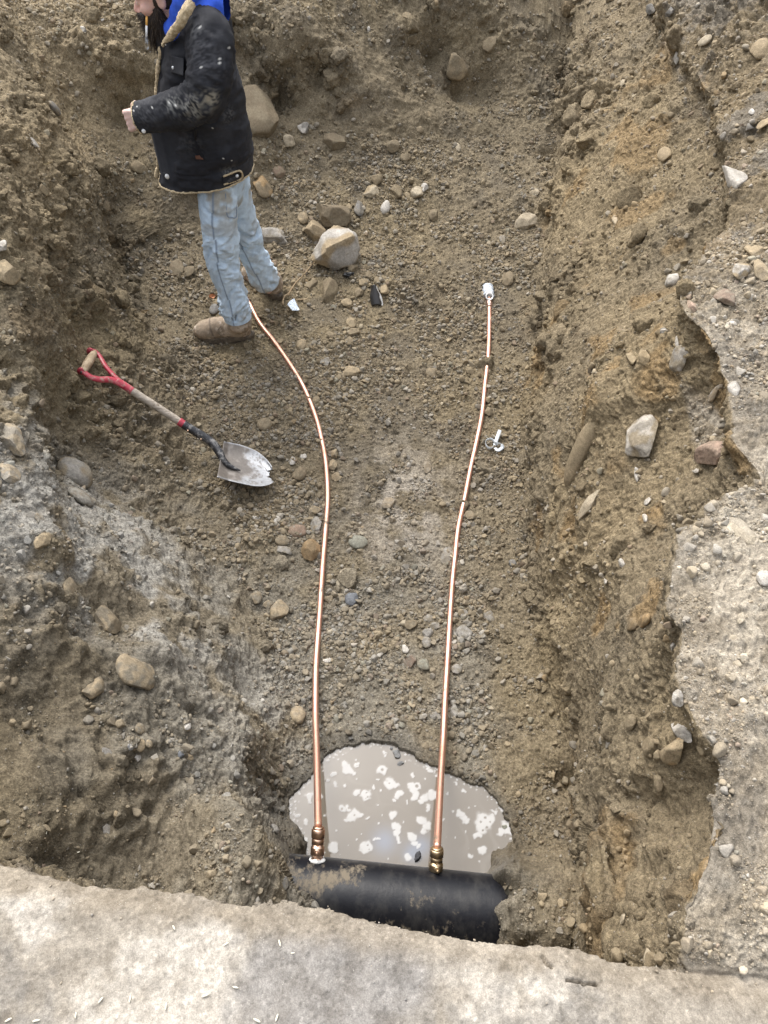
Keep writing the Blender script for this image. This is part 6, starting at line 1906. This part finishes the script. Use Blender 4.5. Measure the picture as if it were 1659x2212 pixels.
for G_, c_ in (legL, legR):
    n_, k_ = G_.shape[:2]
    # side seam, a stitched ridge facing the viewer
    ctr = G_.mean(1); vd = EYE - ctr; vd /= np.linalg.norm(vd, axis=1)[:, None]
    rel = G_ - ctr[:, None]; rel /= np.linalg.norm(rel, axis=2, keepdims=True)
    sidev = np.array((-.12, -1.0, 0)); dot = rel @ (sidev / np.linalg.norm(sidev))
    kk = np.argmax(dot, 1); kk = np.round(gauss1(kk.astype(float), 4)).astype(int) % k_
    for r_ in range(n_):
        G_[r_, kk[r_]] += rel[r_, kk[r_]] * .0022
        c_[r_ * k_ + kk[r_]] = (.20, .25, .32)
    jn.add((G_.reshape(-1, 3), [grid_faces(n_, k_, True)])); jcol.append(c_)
    lip = G_[-1] + (G_[-1].mean(0) - G_[-1]) * .12
    jn.add((np.concatenate([G_[-1], lip, lip + (0, 0, .06)]), [grid_faces(3, k_, True)])); jcol.append(np.tile((.22, .25, .28), (3 * k_, 1)))
pf = Field((-1.25, 3.1, .75), (-.55, 3.65, 1.35), .007)
pf.cone(m_(472, 375, -.05), m_(486, 372, .06), .095, .095, .04).cone(m_(472, 415, -.06), m_(494, 412, .075), .085, .085, .04).cone(m_(468, 330), m_(470, 380), .11, .11, .04)
pv, pfc = pf.mesh(); jn.add((pv, [pfc])); jcol.append(mixm(np.tile((.50, .62, .74), (len(pv), 1)), (.33, .29, .215), sstep(0, .35, fbm(pv, 10, 3, 897)) * .6))
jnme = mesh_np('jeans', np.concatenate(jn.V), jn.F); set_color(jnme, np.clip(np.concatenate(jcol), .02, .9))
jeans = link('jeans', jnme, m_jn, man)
# seat pocket of the near leg
jX = np.concatenate(jn.V); _a, _b, _c = project(jX)
def on_jeans(pts, lift):
    out = []
    for cx, cy in pts:
        px, py = unit('L', cx, cy)
        c = np.where((_a - px) ** 2 + (_b - py) ** 2 < 7 ** 2)[0]; c = c[_c[c] < _c[c].min() + .03] if len(c) else np.array([np.argmin((_a - px) ** 2 + (_b - py) ** 2)])
        z = _c[c].mean(); p = EYE + ray(px, py) * z; v = EYE - p; out.append(p + v / np.linalg.norm(v) * lift)
    return np.array(out)
pk = MB(); pth = catmull(on_jeans([(555, 190), (560, 270), (570, 362), (600, 374), (638, 370), (640, 290)], .004), 60)
pk.add(tube(pth, .0022, 6)).build('back_pocket', m_jn, jeans).data.attributes.new('col', 'FLOAT_COLOR', 'POINT').data.foreach_set('color', np.tile((.24, .29, .36, 1), 60 * 6 + 2).astype(np.float32))

# ---- boots
m_bt, nt, b = new_mat('muddy_boot_leather', .75, .3)
at = nd(nt, 'ShaderNodeAttribute', attribute_name='col').outputs['Color']
tc = nt.nodes.new('ShaderNodeTexCoord').outputs['Object']
n1 = noise_tex(nt, 60, 5, .7, tc)
nt.links.new(mixc(nt, 'MULTIPLY', 1.0, at, ramp(nt, n1, .3, .7, (.7, .7, .7, 1), (1.25, 1.25, 1.25, 1))), b.inputs['Base Color'])
bump(nt, b, n1, .35, .003)
m_sl, nt, b = new_mat('muddy_rubber_sole', .8, .3, base=(.14, .11, .08))
tc = nt.nodes.new('ShaderNodeTexCoord').outputs['Object']
nt.links.new(ramp(nt, noise_tex(nt, 40, 4, .7, tc), .35, .65, (.075, .06, .048, 1), (.20, .165, .12, 1)), b.inputs['Base Color'])
m_lc, _, _ = new_mat('boot_lace', .9, .2, base=(.17, .145, .115))
def boot(heel, toe, ankle, top_z, seed):
    """heel and toe on the ground; ankle the axis of the leg"""
    f = toe - heel; Lb = np.linalg.norm(f[:2]); f = np.array((f[0], f[1], f[2])); f /= np.linalg.norm(f)
    u = np.array((0, 0, 1.0)) - f * f[2]; u /= np.linalg.norm(u); s_ = np.cross(f, u)
    k = Lb / .31
    def q(x, y, z): return heel + f * x * k + s_ * y + u * z
    A = np.stack([f, s_, u])
    F_ = Field(np.minimum(heel, toe) - .16, np.maximum(heel, toe) + (.16, .16, .34), .0048)
    F_.ell(q(.245, 0, .056), A, (.066, .055, .042), .02).ell(q(.26, 0, .046), A, (.047, .049, .034), .02)
    F_.cone(q(.06, 0, .058), q(.22, 0, .055), .044, .05, .03).cone(q(.07, 0, .085), q(.19, 0, .075), .048, .042, .03)
    F_.ell(q(.05, 0, .055), A, (.048, .040, .048), .02)
    at_ = np.array((ankle[0], ankle[1], heel[2] + top_z))
    F_.cone(q(.075, 0, .085), at_, .056, .062, .03)
    F_.ell(q(.165, 0, .094), A, (.035, .026, .018), .015)
    for yy in (-1, 1):
        F_.cone(q(.02, yy * .042, .062), q(.06, yy * .045, .055), .003, .003, .004)
    V, F = F_.mesh()
    lq = (V - heel) @ A.T; lq[:, 0] /= k
    V = V + .0016 * fbm(V, 60, 3, 911)[:, None] * (V - q(.12, 0, .06)) / .08
    toe_line = np.abs(lq[:, 0] - .205 - .25 * (lq[:, 2] - .06))
    V = V - .0022 * np.exp(-(toe_line / .003) ** 2)[:, None] * u
    c = np.tile(np.array((.29, .225, .16)), (len(V), 1))
    nz = fbm(V, 18, 4, 915 + seed); n3 = fbm(V, 40, 3, 917 + seed)
    c = mixm(c, (.25, .205, .15), sstep(-.1, .3, nz) * .8)
    c = mixm(c, (.52, .43, .34), sstep(.02, .2, n3 + .6 * nz - .3 + .9 * np.exp(-((lq[:, 0] - .085) / .07) ** 2) * (lq[:, 2] > .03)) * .85)
    c = mixm(c, (.10, .09, .08), np.exp(-((lq[:, 0] - .26) / .04) ** 2) * sstep(.05, .025, lq[:, 2]) * .7)
    c = mixm(c, (.075, .06, .05), np.exp(-(toe_line / .0045) ** 2) * .7)
    me = mesh_np('boot', V, F); set_color(me, np.clip(c, .02, .9))
    bo = link('boot', me, m_bt, man)
    # sole with a welt and a heel step
    t = np.linspace(0, 2 * math.pi, 90, endpoint=False)
    xo = .155 - .165 * np.cos(t); wd_ = np.interp(xo, [-.01, .03, .09, .15, .22, .27, .305, .32], [.022, .042, .043, .042, .054, .052, .036, .008])
    yo = wd_ * np.sign(np.sin(t)) * np.abs(np.sin(t)) ** .45
    sec = []
    for z, g in ((-.012, .93), (-.010, .985), (.008, 1.0), (.012, 1.0), (.016, 1.02), (.028, 1.02), (.031, .97)):
        rise = .012 * sstep(.24, .32, xo)
        sec.append(np.array([q(.155 + (x - .155) * g, y * g, z + r_ ) for x, y, r_ in zip(xo, yo, rise)]))
    V = np.concatenate(sec); n_ = 90
    Fs = [grid_faces(7, n_, True), np.arange(n_)[None, ::-1], (np.arange(n_) + 6 * n_)[None]]
    me = mesh_np('sole', V, Fs, False); link('sole', me, m_sl, bo)
    lc = MB()
    for i_, xx in enumerate((.135, .152, .170, .187)):
        zz = .118 - .0 - (xx - .135) * .45
        pth = catmull(np.array([q(xx - .004, -.028, zz - .014), q(xx + .004, -.012, zz), q(xx + .002, .012, zz), q(xx - .006, .028, zz - .014)]), 16)
        lc.add(tube(pth, .0024, 6))
    pth = catmull(np.array([q(.15, -.02, .11), q(.16, -.045, .10), q(.175, -.05, .085), q(.165, -.04, .095)]), 20); lc.add(tube(pth, .002, 6))
    lc.build('laces', m_lc, bo)
    return bo
zL = P[hit(486, 748), 2]
heelL, toeL = at_z(546, 727, zL + .014), at_z(425, 731, zL + .014)
boot(heelL, toeL, m_(516, 688, -.09), .16, 0)
zR = footR_z
heelR = at_z(606, 645, zR + .015)
toeR_ = heelR + np.array((-.21, .22, -.005))
boot(heelR, toeR_, m_(578, 611, .245), .155, 3)

# ---- the cigarette and its smoke
def c6(cx, cy): return 265.4 + .144 * cx, .144 * cy
mouth = hd(.099, -.004, -.064)
pc = project(mouth)
tip = m_(316.5, 83, -.105)
filt = m_(317, 41, -.075)
dirc = (tip - filt) ; Lc = np.linalg.norm(dirc); dirc /= Lc
cg = bpy.data.objects.new('cigarette', None); COL.objects.link(cg); cg.location = filt
tag(cg, 'lit cigarette with an orange filter hanging from the man\'s lips', 'cigarette')
m_ci, _, _ = new_mat('cigarette_paper', .7, .3, base=(.80, .80, .78)); m_cf, _, _ = new_mat('filter_paper', .6, .3, base=(.75, .40, .10)); m_as, _, _ = new_mat('ash', .9, .1, base=(.30, .29, .28))
z3 = np.zeros(3)
MB().add(tube(np.array([dirc * -.008, dirc * .022]), .0041, 14)).build('filter', m_cf, cg)
MB().add(tube(np.array([dirc * .022, dirc * (Lc - .008)]), .004, 14)).build('paper', m_ci, cg)
MB().add(tube(np.array([dirc * (Lc - .008), dirc * Lc]), [.004, .0032], 12)).build('ash_tip', m_as, cg)
m_sm = bpy.data.materials.new('smoke'); m_sm.use_nodes = True
nt = m_sm.node_tree; nt.nodes.clear()
ou = nt.nodes.new('ShaderNodeOutputMaterial'); pv_ = nt.nodes.new('ShaderNodeVolumePrincipled')
pv_.inputs['Color'].default_value = (.80, .86, .95, 1); pv_.inputs['Anisotropy'].default_value = .2
tc = nt.nodes.new('ShaderNodeTexCoord').outputs['Object']
ns_ = noise_tex(nt, 28, 3, .6, tc, 1.8)
mr = nd(nt, 'ShaderNodeMapRange'); mr.inputs['From Min'].default_value = .5; mr.inputs['From Max'].default_value = .72; mr.inputs['To Max'].default_value = 90.0
nt.links.new(ns_, mr.inputs['Value']); nt.links.new(mr.outputs[0], pv_.inputs['Density']); nt.links.new(pv_.outputs[0], ou.inputs['Volume'])
smf = Field((-1.6, 2.9, 1.3), (-.9, 3.7, 1.95), .008)
dyc = mouth[1] - YM - .085
smf.chain([m_(318, 80, dyc), m_(328, 66, dyc), m_(336, 70, dyc), m_(343, 82, dyc), m_(350, 96, dyc)], [.010, .026, .026, .020, .012], .02)
smf.chain([m_(336, 84, dyc), m_(330, 98, dyc), m_(345, 100, dyc)], [.016, .022, .012], .02)
sv, sfc = smf.mesh(); sv = sv + .004 * fbm(sv, 25, 2, 931)[:, None]
so_ = MB().add((sv, [sfc])).build('smoke', m_sm)
tag(so_, 'thin bluish cigarette smoke curling by the beard', 'smoke', kind='stuff')
